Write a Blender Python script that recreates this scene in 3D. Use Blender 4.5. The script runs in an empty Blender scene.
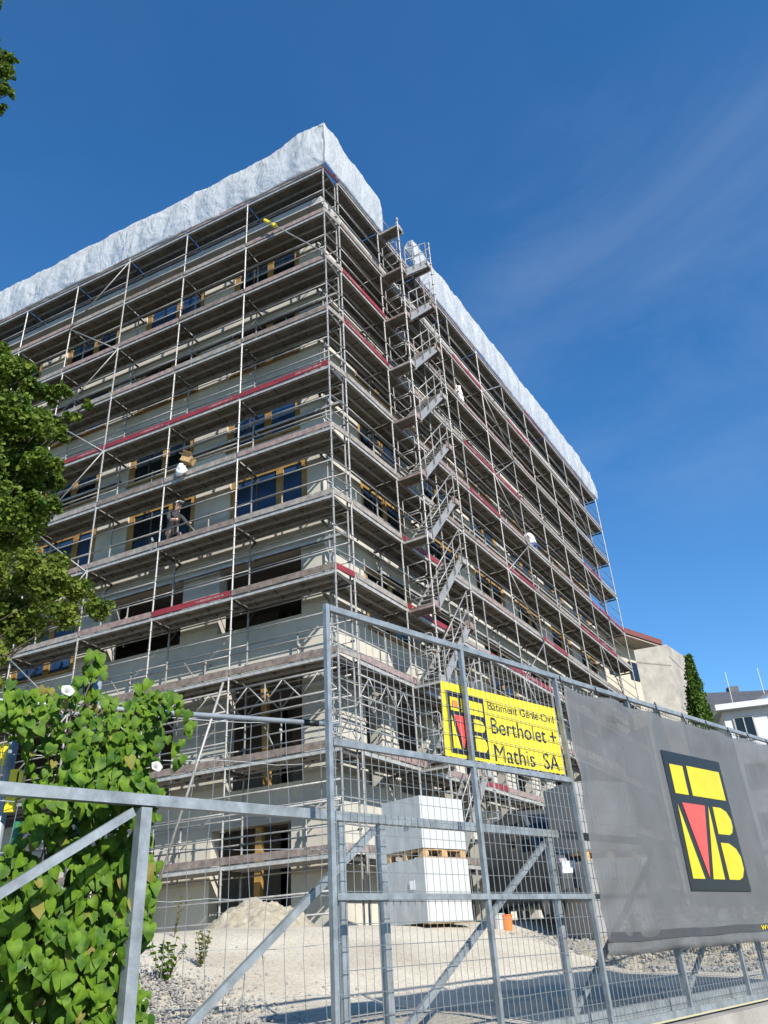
import bpy, bmesh, math, random
import numpy as np
from mathutils import Vector, Matrix, noise, Quaternion
random.seed(7); rng = np.random.default_rng(7)
SC = bpy.context.scene
COL = SC.collection
V = Vector
R_ = math.radians

# ------------------------------------------------------------------ camera
# world origin is the photographer's eye; the street lies 1.6 m below it
FPX, PITCH, ROLL = 785.5, R_(29.25), R_(-3.81)
_F = V((0, math.cos(PITCH), math.sin(PITCH))); _U0 = V((0, -math.sin(PITCH), math.cos(PITCH))); _R0 = V((1, 0, 0))
CR = math.cos(ROLL) * _R0 + math.sin(ROLL) * _U0
CU = -math.sin(ROLL) * _R0 + math.cos(ROLL) * _U0
cd = bpy.data.cameras.new('camera'); cam = bpy.data.objects.new('camera', cd); COL.objects.link(cam)
cd.sensor_fit = 'VERTICAL'; cd.sensor_height = 36; cd.lens = FPX / 1024 * 36
cd.clip_start = 0.05; cd.clip_end = 3000
cam.matrix_world = Matrix(((CR.x, CU.x, -_F.x, 0), (CR.y, CU.y, -_F.y, 0), (CR.z, CU.z, -_F.z, 0), (0, 0, 0, 1)))
SC.camera = cam
def ray(x, y): return _F + (x - 384) / FPX * CR - (y - 512) / FPX * CU
def at(x, y, Y): d = ray(x, y); return d * (Y / d.y)
def onplane(x, y, p, n): d = ray(x, y); return d * (p.dot(n) / d.dot(n))

# ------------------------------------------------------------------ materials
def mat(name, col, rough=.6, metal=0, var=.0, scale=4, bump=0, bscale=30, col2=None, spec=.5):
    m = bpy.data.materials.new(name); m.use_nodes = True
    nt = m.node_tree; b = nt.nodes['Principled BSDF']
    b.inputs['Roughness'].default_value = rough; b.inputs['Metallic'].default_value = metal
    b.inputs['Specular IOR Level'].default_value = spec
    c1 = (*col, 1)
    tc = nt.nodes.new('ShaderNodeTexCoord')
    if var or col2:
        nz = nt.nodes.new('ShaderNodeTexNoise'); nz.inputs['Scale'].default_value = scale; nz.inputs['Detail'].default_value = 7
        nz.inputs['Roughness'].default_value = .65
        rp = nt.nodes.new('ShaderNodeValToRGB')
        a = tuple(min(1, c * (1 - var)) for c in col); z = tuple(min(1, c * (1 + var)) for c in col)
        if col2: a, z = col, col2
        rp.color_ramp.elements[0].color = (*a, 1); rp.color_ramp.elements[1].color = (*z, 1)
        rp.color_ramp.elements[0].position = .34; rp.color_ramp.elements[1].position = .66
        nt.links.new(tc.outputs['Object'], nz.inputs['Vector']); nt.links.new(nz.outputs['Fac'], rp.inputs['Fac'])
        nt.links.new(rp.outputs['Color'], b.inputs['Base Color'])
    else: b.inputs['Base Color'].default_value = c1
    if bump:
        nb = nt.nodes.new('ShaderNodeTexNoise'); nb.inputs['Scale'].default_value = bscale; nb.inputs['Detail'].default_value = 6
        bp = nt.nodes.new('ShaderNodeBump'); bp.inputs['Strength'].default_value = bump; bp.inputs['Distance'].default_value = .02
        nt.links.new(tc.outputs['Object'], nb.inputs['Vector']); nt.links.new(nb.outputs['Fac'], bp.inputs['Height'])
        nt.links.new(bp.outputs['Normal'], b.inputs['Normal'])
    return m
def leafmat(name, c1, c2, trans=.35, scale=3):
    m = bpy.data.materials.new(name); m.use_nodes = True; nt = m.node_tree; b = nt.nodes['Principled BSDF']
    tc = nt.nodes.new('ShaderNodeTexCoord'); nz = nt.nodes.new('ShaderNodeTexNoise'); nz.inputs['Scale'].default_value = scale
    nz.inputs['Detail'].default_value = 4
    rp = nt.nodes.new('ShaderNodeValToRGB'); rp.color_ramp.elements[0].color = (*c1, 1); rp.color_ramp.elements[1].color = (*c2, 1)
    rp.color_ramp.elements[0].position = .35; rp.color_ramp.elements[1].position = .65
    nt.links.new(tc.outputs['Object'], nz.inputs['Vector']); nt.links.new(nz.outputs['Fac'], rp.inputs['Fac'])
    nt.links.new(rp.outputs['Color'], b.inputs['Base Color']); b.inputs['Roughness'].default_value = .6; b.inputs['Specular IOR Level'].default_value = .22
    t = nt.nodes.new('ShaderNodeBsdfTranslucent'); nt.links.new(rp.outputs['Color'], t.inputs['Color'])
    mx = nt.nodes.new('ShaderNodeMixShader'); mx.inputs['Fac'].default_value = trans
    nt.links.new(b.outputs['BSDF'], mx.inputs[1]); nt.links.new(t.outputs['BSDF'], mx.inputs[2])
    nt.links.new(mx.outputs['Shader'], nt.nodes['Material Output'].inputs['Surface'])
    return m
def sheetmat(name, col, transp, transl, rough=.4, bump=.3, bscale=6, var=.1, vscale=5):
    m = mat(name, col, rough, var=var, scale=vscale, bump=bump, bscale=bscale); nt = m.node_tree; b = nt.nodes['Principled BSDF']
    t = nt.nodes.new('ShaderNodeBsdfTranslucent'); t.inputs['Color'].default_value = (*col, 1)
    tr = nt.nodes.new('ShaderNodeBsdfTransparent')
    m1 = nt.nodes.new('ShaderNodeMixShader'); m1.inputs['Fac'].default_value = transl
    m2 = nt.nodes.new('ShaderNodeMixShader'); m2.inputs['Fac'].default_value = transp
    nt.links.new(b.outputs['BSDF'], m1.inputs[1]); nt.links.new(t.outputs['BSDF'], m1.inputs[2])
    nt.links.new(m1.outputs['Shader'], m2.inputs[1]); nt.links.new(tr.outputs['BSDF'], m2.inputs[2])
    nt.links.new(m2.outputs['Shader'], nt.nodes['Material Output'].inputs['Surface'])
    return m
M = {}
M['galv'] = mat('galvanised_tube', (.27, .262, .248), .5, .3, var=.25, scale=7)
M['galv_fence'] = mat('galvanised_fence', (.25, .27, .278), .45, .4, var=.28, scale=9, bump=.05)
M['wire'] = mat('mesh_wire', (.20, .22, .23), .5, .4)
M['deck'] = mat('scaffold_plank', (.13, .112, .09), .75, .1, var=.35, scale=2.5, bump=.2)
M['deckedge'] = mat('plank_edge', (.40, .385, .355), .5, .3, var=.25, scale=6)
M['wood'] = mat('weathered_board', (.17, .135, .115), .85, var=.35, scale=6, bump=.3)
M['woodpink'] = mat('faded_red_board', (.24, .175, .16), .8, var=.3, scale=7, bump=.2)
M['red'] = mat('red_board', (.21, .022, .028), .55, var=.2, scale=5)
M['greyboard'] = mat('grey_board', (.24, .215, .19), .8, var=.3, scale=6, bump=.2)
M['alu'] = mat('aluminium_stringer', (.31, .30, .285), .5, .3, var=.15)
M['stairplate'] = mat('stair_underside', (.27, .245, .20), .7, var=.15, scale=5)
M['dark'] = mat('dark_transom', (.10, .09, .08), .6, .3)
M['wall'] = mat('cream_render', (.37, .35, .30), .9, col2=(.53, .49, .40), scale=.55, bump=.2, bscale=30)
M['slab'] = mat('concrete_slab', (.36, .35, .33), .9, var=.15, scale=2, bump=.2)
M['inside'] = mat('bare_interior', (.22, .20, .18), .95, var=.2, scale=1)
M['timber'] = mat('window_timber', (.29, .17, .045), .6, var=.25, scale=4)
M['glass'] = mat('window_glass', (.010, .016, .022), .07, 0, spec=.3)
M['film'] = mat('sky_reflection_blue', (.015, .045, .11), .35, var=.3, scale=2)  # blue of the reflected sky, put into the colour of a few panes
M['plastic'] = sheetmat('plastic_sheeting', (.78, .785, .78), .33, .5, rough=.2, bump=.2, bscale=5, var=.05)
_nt = M['plastic'].node_tree; _b = [n for n in _nt.nodes if n.type == 'BSDF_PRINCIPLED'][0]
_tc = _nt.nodes.new('ShaderNodeTexCoord'); _h = None
for _sc, _st in ((.75, .75), (2.1, .36)):
    _n = _nt.nodes.new('ShaderNodeTexNoise'); _n.inputs['Scale'].default_value = _sc; _n.inputs['Detail'].default_value = 2; _n.inputs['Distortion'].default_value = 1.2
    _s = _nt.nodes.new('ShaderNodeMath'); _s.operation = 'SUBTRACT'; _s.inputs[1].default_value = .5
    _a = _nt.nodes.new('ShaderNodeMath'); _a.operation = 'ABSOLUTE'
    _p = _nt.nodes.new('ShaderNodeBump'); _p.inputs['Strength'].default_value = _st; _p.inputs['Distance'].default_value = .22
    _m = _nt.nodes.new('ShaderNodeMapping'); _m.inputs['Rotation'].default_value = (.3, .5, .4); _m.inputs['Scale'].default_value = (1.5, 1.5, .75); _nt.links.new(_tc.outputs['Object'], _m.inputs['Vector']); _nt.links.new(_m.outputs['Vector'], _n.inputs['Vector']); _nt.links.new(_n.outputs['Fac'], _s.inputs[0]); _nt.links.new(_s.outputs[0], _a.inputs[0]); _nt.links.new(_a.outputs[0], _p.inputs['Height'])
    if _h: _nt.links.new(_h.outputs['Normal'], _p.inputs['Normal'])
    _h = _p
_nt.links.new(_h.outputs['Normal'], _b.inputs['Normal'])
for _n in _nt.nodes:
    if _n.type == 'BSDF_TRANSLUCENT': _nt.links.new(_h.outputs['Normal'], _n.inputs['Normal'])
M['white'] = mat('white_wrap', (.44, .44, .42), .35, var=.06, scale=3, bump=.2, bscale=12)
M['greywrap'] = mat('dusty_grey_wrap', (.25, .245, .23), .5, var=.12, scale=3, bump=.2, bscale=10)
M['block'] = mat('grey_block', (.56, .56, .54), .8, var=.08, scale=3)
M['pallet'] = mat('pallet_wood', (.42, .27, .13), .8, var=.35, scale=8, bump=.2)
M['yellow'] = mat('sign_yellow', (.68, .56, .012), .5, var=.05, scale=4)
M['black'] = mat('sign_black', (.012, .012, .012), .5)
M['signred'] = mat('sign_red', (.72, .06, .05), .5)
M['banner'] = sheetmat('grey_mesh_banner', (.145, .146, .147), .30, .10, rough=.55, bump=.12, bscale=9, var=.08, vscale=3)
M['bannerhem'] = mat('banner_hem', (.05, .05, .052), .6, var=.1, scale=5)
M['byellow'] = sheetmat('banner_yellow_print', (.66, .54, .012), .08, .15, bump=.08)
M['bred'] = sheetmat('banner_red_print', (.80, .09, .07), .08, .15, bump=.08)
M['bblack'] = sheetmat('banner_black_print', (.014, .014, .015), .16, .05, bump=.08)
M['concrete'] = mat('board_marked_concrete', (.30, .275, .235), .9, var=.22, scale=1.1, bump=.3)
M['concrete2'] = mat('concrete_seam', (.20, .185, .16), .9)
M['sand'] = mat('sand_heap', (.23, .20, .145), .95, col2=(.37, .325, .24), scale=7, bump=1.0, bscale=26)
M['stone'] = mat('gravel_stone', (.15, .142, .13), .9, col2=(.34, .32, .285), scale=14)
M['asphalt'] = mat('asphalt', (.05, .05, .052), .9, var=.25, scale=8, bump=.3)
M['leaf'] = leafmat('broad_leaf', (.045, .095, .012), (.18, .25, .034), .38, 5)
M['leaf2'] = leafmat('olive_leaf', (.056, .095, .012), (.21, .26, .036), .38, 5)
M['ivy'] = leafmat('bindweed_leaf', (.026, .078, .004), (.118, .205, .012), .2, 14)
M['ivyold'] = leafmat('yellowing_leaf', (.14, .16, .015), (.22, .17, .05), .2, 9)
M['dryleaf'] = leafmat('dry_weed_leaf', (.12, .16, .03), (.25, .24, .06), .25, 8)
M['cyp'] = leafmat('conifer_leaf', (.035, .08, .012), (.10, .17, .025), .25, 2)
M['bark'] = mat('bark', (.10, .075, .05), .9, var=.3, scale=8, bump=.4)
M['petal'] = leafmat('white_petal', (.50, .49, .47), (.62, .61, .58), .3, 20)
M['skin'] = mat('skin', (.55, .33, .24), .5)
M['shirt_white'] = mat('white_shirt', (.78, .78, .77), .8, var=.06)
M['trousers_blue'] = mat('blue_trousers', (.04, .07, .20), .8, var=.2)
M['shirt_dark'] = mat('dark_shirt', (.035, .035, .04), .8, var=.2)
M['hat'] = mat('helmet_grey', (.50, .49, .46), .4)
M['hair'] = mat('hair', (.04, .03, .02), .7)
M['card'] = mat('cardboard', (.44, .28, .13), .8, var=.1, scale=6)
M['bag'] = mat('white_bag', (.82, .83, .85), .5, bump=.5, bscale=20)
M['orange'] = mat('orange_plastic', (.75, .18, .03), .5)
M['van'] = mat('dark_grey_paint', (.075, .08, .085), .3, .2, var=.1, scale=2)
M['vanlight'] = mat('bonnet_sheen_and_headlight', (.55, .56, .56), .35)  # pale tone for light reflected on the bonnet; headlights share it
M['rubber'] = mat('tyre_rubber', (.02, .02, .02), .8)
M['lamp'] = mat('tail_lamp_red', (.45, .02, .02), .3)
M['roofred'] = mat('red_roof_sheet', (.15, .045, .036), .7, var=.15)
M['roofgrey'] = mat('slate_roof', (.085, .085, .09), .8, var=.25, scale=3)
M['whitewall'] = mat('white_render', (.56, .57, .58), .85, var=.05)
M['creamwall'] = mat('pale_cream_render', (.46, .40, .30), .85, var=.06)
M['eave'] = mat('eave_boards', (.35, .30, .24), .8, var=.15)
M['steelpost'] = mat('grey_pipe', (.27, .30, .33), .5, .3, var=.15, scale=8)
M['green'] = mat('green_pipe', (.02, .16, .08), .5)
# ground: pale crushed-stone yard
def groundmat():
    m = bpy.data.materials.new('crushed_stone_ground'); m.use_nodes = True; nt = m.node_tree; b = nt.nodes['Principled BSDF']
    tc = nt.nodes.new('ShaderNodeTexCoord'); b.inputs['Roughness'].default_value = .95; b.inputs['Specular IOR Level'].default_value = .2
    n1 = nt.nodes.new('ShaderNodeTexNoise'); n1.inputs['Scale'].default_value = .7; n1.inputs['Detail'].default_value = 8
    n2 = nt.nodes.new('ShaderNodeTexNoise'); n2.inputs['Scale'].default_value = 26; n2.inputs['Detail'].default_value = 5; n2.inputs['Roughness'].default_value = .75
    r1 = nt.nodes.new('ShaderNodeValToRGB'); r1.color_ramp.elements[0].color = (.45, .40, .315, 1); r1.color_ramp.elements[1].color = (.58, .53, .43, 1)
    r1.color_ramp.elements[0].position = .35; r1.color_ramp.elements[1].position = .65
    r2 = nt.nodes.new('ShaderNodeValToRGB'); r2.color_ramp.elements[0].color = (.60, .58, .56, 1); r2.color_ramp.elements[1].color = (1, 1, 1, 1)
    r2.color_ramp.elements[0].position = .34; r2.color_ramp.elements[1].position = .52
    mx = nt.nodes.new('ShaderNodeMix'); mx.data_type = 'RGBA'; mx.blend_type = 'MULTIPLY'; mx.inputs['Factor'].default_value = 1
    bp = nt.nodes.new('ShaderNodeBump'); bp.inputs['Strength'].default_value = .7; bp.inputs['Distance'].default_value = .03
    for n in (n1, n2): nt.links.new(tc.outputs['Object'], n.inputs['Vector'])
    nt.links.new(n1.outputs['Fac'], r1.inputs['Fac']); nt.links.new(n2.outputs['Fac'], r2.inputs['Fac'])
    nt.links.new(r1.outputs['Color'], mx.inputs['A']); nt.links.new(r2.outputs['Color'], mx.inputs['B'])
    ln = nt.nodes.new('ShaderNodeVectorMath'); ln.operation = 'DISTANCE'; ln.inputs[1].default_value = (2, 16, 0)
    mr = nt.nodes.new('ShaderNodeMapRange'); mr.inputs['From Min'].default_value = 15; mr.inputs['From Max'].default_value = 19
    m2 = nt.nodes.new('ShaderNodeMix'); m2.data_type = 'RGBA'; m2.inputs['B'].default_value = (.06, .075, .04, 1)
    nt.links.new(tc.outputs['Object'], ln.inputs[0]); nt.links.new(ln.outputs['Value'], mr.inputs['Value']); nt.links.new(mr.outputs['Result'], m2.inputs['Factor'])
    nt.links.new(mx.outputs['Result'], m2.inputs['A']); nt.links.new(m2.outputs['Result'], b.inputs['Base Color'])
    nt.links.new(n2.outputs['Fac'], bp.inputs['Height']); nt.links.new(bp.outputs['Normal'], b.inputs['Normal'])
    return m
M['ground'] = groundmat()

# ------------------------------------------------------------------ mesh builder
class MB:
    def __init__(s): s.v = []; s.f = []; s.mi = []
    def add(s, vs, fs, m=0):
        o = len(s.v); s.v += [tuple(v) for v in vs]; s.f += [tuple(i + o for i in f) for f in fs]; s.mi += [m] * len(fs); return s
    def box(s, c, size, ax=None, m=0):
        c = V(c); h = [q / 2 for q in size]
        ax = ax or (V((1, 0, 0)), V((0, 1, 0)), V((0, 0, 1)))
        vs = [c + ax[0] * (i * h[0]) + ax[1] * (j * h[1]) + ax[2] * (k * h[2]) for i in (-1, 1) for j in (-1, 1) for k in (-1, 1)]
        return s.add(vs, [(0, 1, 3, 2), (4, 6, 7, 5), (0, 4, 5, 1), (2, 3, 7, 6), (0, 2, 6, 4), (1, 5, 7, 3)], m)
    def bar(s, p, q, w, h, up=V((0, 0, 1)), m=0):
        p, q = V(p), V(q); d = (q - p); L = d.length; d.normalize(); x = d.cross(up)
        if x.length < 1e-4: x = d.cross(V((0, 1, 0)))
        x.normalize(); u = x.cross(d)
        return s.box((p + q) / 2, (L, w, h), (d, x, u), m)
    def tube(s, p, q, r, n=6, r2=None, caps=True, m=0):
        p, q = V(p), V(q); d = (q - p).normalized(); x = d.orthogonal().normalized(); y = d.cross(x)
        r2 = r if r2 is None else r2
        ring = [(math.cos(2 * math.pi * i / n), math.sin(2 * math.pi * i / n)) for i in range(n)]
        vs = [p + (x * a + y * b) * r for a, b in ring] + [q + (x * a + y * b) * r2 for a, b in ring]
        fs = [(i, (i + 1) % n, n + (i + 1) % n, n + i) for i in range(n)]
        if caps: fs += [tuple(range(n - 1, -1, -1)), tuple(range(n, 2 * n))]
        return s.add(vs, fs, m)
    def path(s, pts, r, n=6, m=0):
        for a, b in zip(pts, pts[1:]): s.tube(a, b, r, n, m=m)
        return s
    def prism(s, pts, d, m=0):
        n = len(pts); d = V(d); a = [V(p) for p in pts]; b = [p + d for p in a]
        return s.add(a + b, [tuple(range(n - 1, -1, -1)), tuple(range(n, 2 * n))] + [(i, (i + 1) % n, n + (i + 1) % n, n + i) for i in range(n)], m)
    def mesh(s, name, mats, smooth=False):
        me = bpy.data.meshes.new(name); me.from_pydata(s.v, [], s.f)
        for m in (mats if isinstance(mats, (list, tuple)) else [mats]): me.materials.append(m)
        if any(s.mi): me.polygons.foreach_set('material_index', s.mi)
        bm = bmesh.new(); bm.from_mesh(me); bmesh.ops.recalc_face_normals(bm, faces=bm.faces); bm.to_mesh(me); bm.free()
        if smooth: me.polygons.foreach_set('use_smooth', [True] * len(me.polygons))
        me.update(); return me
    def build(s, name, mats, parent=None, smooth=False, loc=None):
        """verts are in world coordinates; shift them to the parent's (or given) origin"""
        o = origin_of(parent) if parent else V(loc or (0, 0, 0))
        s.v = [(a - o.x, b - o.y, c - o.z) for a, b, c in s.v]
        ob = bpy.data.objects.new(name, s.mesh(name, mats, smooth)); COL.objects.link(ob)
        if parent: ob.parent = parent
        else: ob.location = o
        return ob
def origin_of(o):
    p = V((0, 0, 0))
    while o: p += V(o.location); o = o.parent
    return p
def tag(o, label=None, cat=None, group=None, kind=None):
    if label: o['label'] = label
    if cat: o['category'] = cat
    if group: o['group'] = group
    if kind: o['kind'] = kind
    return o
def empty(name, loc, label=None, cat=None, group=None):
    o = bpy.data.objects.new(name, None); o.location = loc; o.empty_display_size = .2; COL.objects.link(o)
    return tag(o, label, cat, group)
def child(name, me, parent, loc, rz=0):
    """shared mesh placed at a world point under parent (parents are never rotated)"""
    o = bpy.data.objects.new(name, me); COL.objects.link(o); o.parent = parent
    o.location = V(loc) - origin_of(parent); o.rotation_euler = (0, 0, rz); return o
def smooth_mesh(ob): ob.data.polygons.foreach_set('use_smooth', [True] * len(ob.data.polygons))

# ------------------------------------------------------------------ world, sun
SUN_AZ, SUN_EL = R_(147), R_(33.5)       # azimuth from +Y towards +X
w = bpy.data.worlds.new('World'); SC.world = w; w.use_nodes = True; nt = w.node_tree
bg = nt.nodes['Background']; sky = nt.nodes.new('ShaderNodeTexSky'); sky.sky_type = 'NISHITA'; sky.sun_disc = False
sky.sun_elevation = SUN_EL; sky.sun_rotation = SUN_AZ; sky.air_density = 1.0; sky.dust_density = .1; sky.ozone_density = 3.5; sky.altitude = 400
tc = nt.nodes.new('ShaderNodeTexCoord'); mp = nt.nodes.new('ShaderNodeMapping'); mp.inputs['Scale'].default_value = (1.6, 1.0, 3.2); mp.inputs['Rotation'].default_value = (.2, .5, .35); mp.inputs['Location'].default_value = (.9, .35, 1.7)
cn = nt.nodes.new('ShaderNodeTexNoise'); cn.inputs['Scale'].default_value = 2.1; cn.inputs['Detail'].default_value = 9; cn.inputs['Roughness'].default_value = .6; cn.inputs['Distortion'].default_value = .5
cr = nt.nodes.new('ShaderNodeValToRGB'); cr.color_ramp.elements[0].position = .40; cr.color_ramp.elements[0].color = (0, 0, 0, 1)
cr.color_ramp.elements[1].position = .85; cr.color_ramp.elements[1].color = (.13, .13, .13, 1)
mx = nt.nodes.new('ShaderNodeMix'); mx.data_type = 'RGBA'
mx.inputs['B'].default_value = (5.2, 5.8, 7.0, 1)
nt.links.new(tc.outputs['Generated'], mp.inputs['Vector']); nt.links.new(mp.outputs['Vector'], cn.inputs['Vector'])
nt.links.new(cn.outputs['Fac'], cr.inputs['Fac'])
cdir = ray(690, 300).normalized(); dt = nt.nodes.new('ShaderNodeVectorMath'); dt.operation = 'DOT_PRODUCT'; dt.inputs[1].default_value = cdir
nr_ = nt.nodes.new('ShaderNodeVectorMath'); nr_.operation = 'NORMALIZE'; nt.links.new(tc.outputs['Generated'], nr_.inputs[0]); nt.links.new(nr_.outputs['Vector'], dt.inputs[0])
mr_ = nt.nodes.new('ShaderNodeMapRange'); mr_.interpolation_type = 'SMOOTHSTEP'; mr_.inputs['From Min'].default_value = .955; mr_.inputs['From Max'].default_value = .985; mr_.inputs['To Min'].default_value = .12
nt.links.new(dt.outputs['Value'], mr_.inputs['Value'])
ml_ = nt.nodes.new('ShaderNodeMath'); ml_.operation = 'MULTIPLY'; nt.links.new(cr.outputs['Color'], ml_.inputs[0]); nt.links.new(mr_.outputs['Result'], ml_.inputs[1]); nt.links.new(ml_.outputs['Value'], mx.inputs['Factor'])
hs_ = nt.nodes.new('ShaderNodeHueSaturation'); hs_.inputs['Saturation'].default_value = 1.25; hs_.inputs['Value'].default_value = 1.36
nt.links.new(sky.outputs['Color'], hs_.inputs['Color']); nt.links.new(hs_.outputs['Color'], mx.inputs['A']); nt.links.new(mx.outputs['Result'], bg.inputs['Color'])
bg.inputs['Strength'].default_value = .1
sd = bpy.data.lights.new('sun', 'SUN'); sd.energy = 5.0; sd.angle = R_(.53); sd.color = (1, .955, .88)
so = bpy.data.objects.new('sun', sd); COL.objects.link(so)
sdir = V((math.sin(SUN_AZ) * math.cos(SUN_EL), math.cos(SUN_AZ) * math.cos(SUN_EL), math.sin(SUN_EL)))
so.rotation_euler = sdir.to_track_quat('Z', 'Y').to_euler(); so.location = (20, -20, 40)
SC.view_settings.view_transform = 'Standard'; SC.view_settings.look = 'None'; SC.view_settings.exposure = .62; SC.view_settings.gamma = 1

# ------------------------------------------------------------------ frames of reference
UP = V((0, 0, 1))
FS = 1.6                                                  # fence scale
FA = R_(42.1); FD = V((math.sin(FA), math.cos(FA), 0)); FN = V((-FD.y, FD.x, 0))   # along the fence, away from the street
FP = at(326, 605, 3.0) * FS; FP.z = 0
def fp(a, z, off=0): return FP + FD * a + FN * off + UP * z   # point in the fence plane (metres)
aL = R_(155.67); uL = V((math.cos(aL), math.sin(aL), 0)); nL = V((.4120, .9111, 0)); CL = V((-1.19, 16.33, 0))
aR = R_(59.97); uR = V((math.cos(aR), math.sin(aR), 0)); nR = V((-math.sin(aR), math.cos(aR), 0)); CRt = V((-.79, 16.92, 0))
Z0 = 1.70
def lev(k): return Z0 + 2 * k

# ------------------------------------------------------------------ ground
GP = [(-1, -.58), (0, -.58), (3.2, -.46), (4.4, -.12), (6.3, .36), (7.4, .44), (8.3, .47), (11, .42), (30, .6), (80, 1.2), (900, 3)]
def gz(x, y):
    p = (V((x, y, 0)) - FP).dot(FN)
    for (a, za), (b, zb) in zip(GP, GP[1:]):
        if p <= b: t = max(0, min(1, (p - a) / (b - a))); return za + (zb - za) * t
    return GP[-1][1]
def onground(x, y):
    d = ray(x, y); lo = None
    for i in range(40, 6000):
        t = i * .01; q = d * t
        if (q - FP).dot(FN) > .05 and q.z <= gz(q.x, q.y): lo = q; break
    return lo
aa = [-700, -300, -120, -60, -30] + [i * .5 for i in range(-40, 81)] + [50, 70, 100, 160, 300, 700]
pp = [.12, .3] + [.6 + i * .35 for i in range(50)] + [20, 24, 30, 40, 60, 100, 200, 400, 900]
vs = []; fs = []
for p in pp:
    for a in aa:
        q = FP + FD * a + FN * p
        z = gz(q.x, q.y) + (.035 * noise.noise(V((q.x * .9, q.y * .9, 0))) + .012 * noise.noise(V((q.x * 4, q.y * 4, 3))) if p < 18 and p > .2 else 0)
        vs.append((q.x, q.y, z))
n = len(aa)
for j in range(len(pp) - 1):
    for i in range(n - 1): fs.append((j * n + i, j * n + i + 1, (j + 1) * n + i + 1, (j + 1) * n + i))
g = MB().add(vs, fs).build('ground', M['ground'], smooth=True); tag(g, kind='structure')
st = MB(); st.add([FP + FD * a + FN * p - UP * 1.6 - UP * FP.z for a, p in ((-700, -700), (700, -700), (700, .05), (-700, .05))], [(0, 1, 2, 3)])
tag(st.build('street', M['asphalt']), kind='structure')

# low retaining wall that carries the fence
b = MB(); b.box(fp(5.0, -1.11, 0), (26, .22, .97), (FD, FN, UP))
for i in range(14): b.box(fp(-7 + i * 1.8, -1.11, -.113), (.012, .008, .95), (FD, FN, UP), 1)
rw = b.build('retaining_wall', [M['concrete'], M['dark']], loc=fp(3, -1.6)); tag(rw, 'low grey concrete wall under the mesh fence', 'wall')

# ------------------------------------------------------------------ building
def isect(p, u, q, v):
    d = u.x * v.y - u.y * v.x; t = ((q - p).x * v.y - (q - p).y * v.x) / d; return p + u * t
WG = .95
PC = isect(CL + nL * WG, uL, CRt + nR * WG, uR)
def wall_mesh(b, p0, u, nin, a0, a1, z0, z1, holes, th=.32):
    As = sorted({a0, a1, *[h[0] for h in holes], *[h[1] for h in holes]}); As = [a for a in As if a0 <= a <= a1]
    Zs = sorted({z0, z1, *[h[2] for h in holes], *[h[3] for h in holes]}); Zs = [z for z in Zs if z0 <= z <= z1]
    def solid(i, j):
        if i < 0 or j < 0 or i >= len(As) - 1 or j >= len(Zs) - 1: return False
        a = (As[i] + As[i + 1]) / 2; z = (Zs[j] + Zs[j + 1]) / 2
        return not any(h[0] < a < h[1] and h[2] < z < h[3] for h in holes)
    P = lambda a, z, d: p0 + u * a + UP * z + nin * d
    for i in range(len(As) - 1):
        for j in range(len(Zs) - 1):
            if not solid(i, j): continue
            A, B, C, D = As[i], As[i + 1], Zs[j], Zs[j + 1]
            b.add([P(A, C, 0), P(B, C, 0), P(B, D, 0), P(A, D, 0)], [(0, 1, 2, 3)])
            b.add([P(A, C, th), P(B, C, th), P(B, D, th), P(A, D, th)], [(3, 2, 1, 0)])
            for (di, dj, e) in ((-1, 0, ((A, C), (A, D))), (1, 0, ((B, C), (B, D))), (0, -1, ((A, C), (B, C))), (0, 1, ((A, D), (B, D)))):
                if not solid(i + di, j + dj):
                    (x1, y1), (x2, y2) = e
                    b.add([P(x1, y1, 0), P(x2, y2, 0), P(x2, y2, th), P(x1, y1, th)], [(0, 1, 2, 3)])
LL, LR = 21.0, 24.0          # lengths of the two facades
ZB, ZT = -.2, 20.95
bld = empty('building', PC + UP * .4, 'cream block of flats under renovation, wrapped in scaffolding on both street sides', 'building')
aoff = (PC - CL).dot(uL); roff = (PC - CRt).dot(uR)      # facade coordinates start at the scaffold corners
rows = [7.3 + 2.75 * k for k in range(5)]
holesL = []; winL = []
for k, zs in enumerate(rows):
    for j in range(5):
        s = 3.7 * j + (1.3 if k == 1 else 1.5); e = s + 2.5; holesL.append((s, e, zs, zs + 1.8)); winL.append((s, e, zs, 1.38 if k != 1 else 1.6))
for j in range(5):
    s = 1.5 + 3.7 * j; holesL.append((s, s + 2.1, 3.4, 5.9)); holesL.append((s + .3, s + 2.4, .5, 2.6))
holesR = []; winR = []
for k, zs in enumerate(rows):
    for j in range(6):
        s = 2.0 + 3.7 * j; holesR.append((s, s + 2.5, zs, zs + 1.8)); winR.append((s, s + 2.5, zs, 1.38))
for j in range(6):
    s = 1.7 + 3.7 * j; holesR.append((s, s + .7, 3.4, 5.9)); holesR.append((s + 1.5, s + 3.0, 3.4, 5.9)); holesR.append((s + .2, s + 1.9, .5, 2.6))
pL = CL + nL * WG; pR = CRt + nR * WG
b = MB(); wall_mesh(b, pL, uL, nL, aoff, LL, ZB, ZT, holesL); b.build('wall', M['wall'], bld)
b = MB(); wall_mesh(b, pR, uR, nR, roff, LR, ZB, ZT, holesR); b.build('wall', M['wall'], bld)
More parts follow.
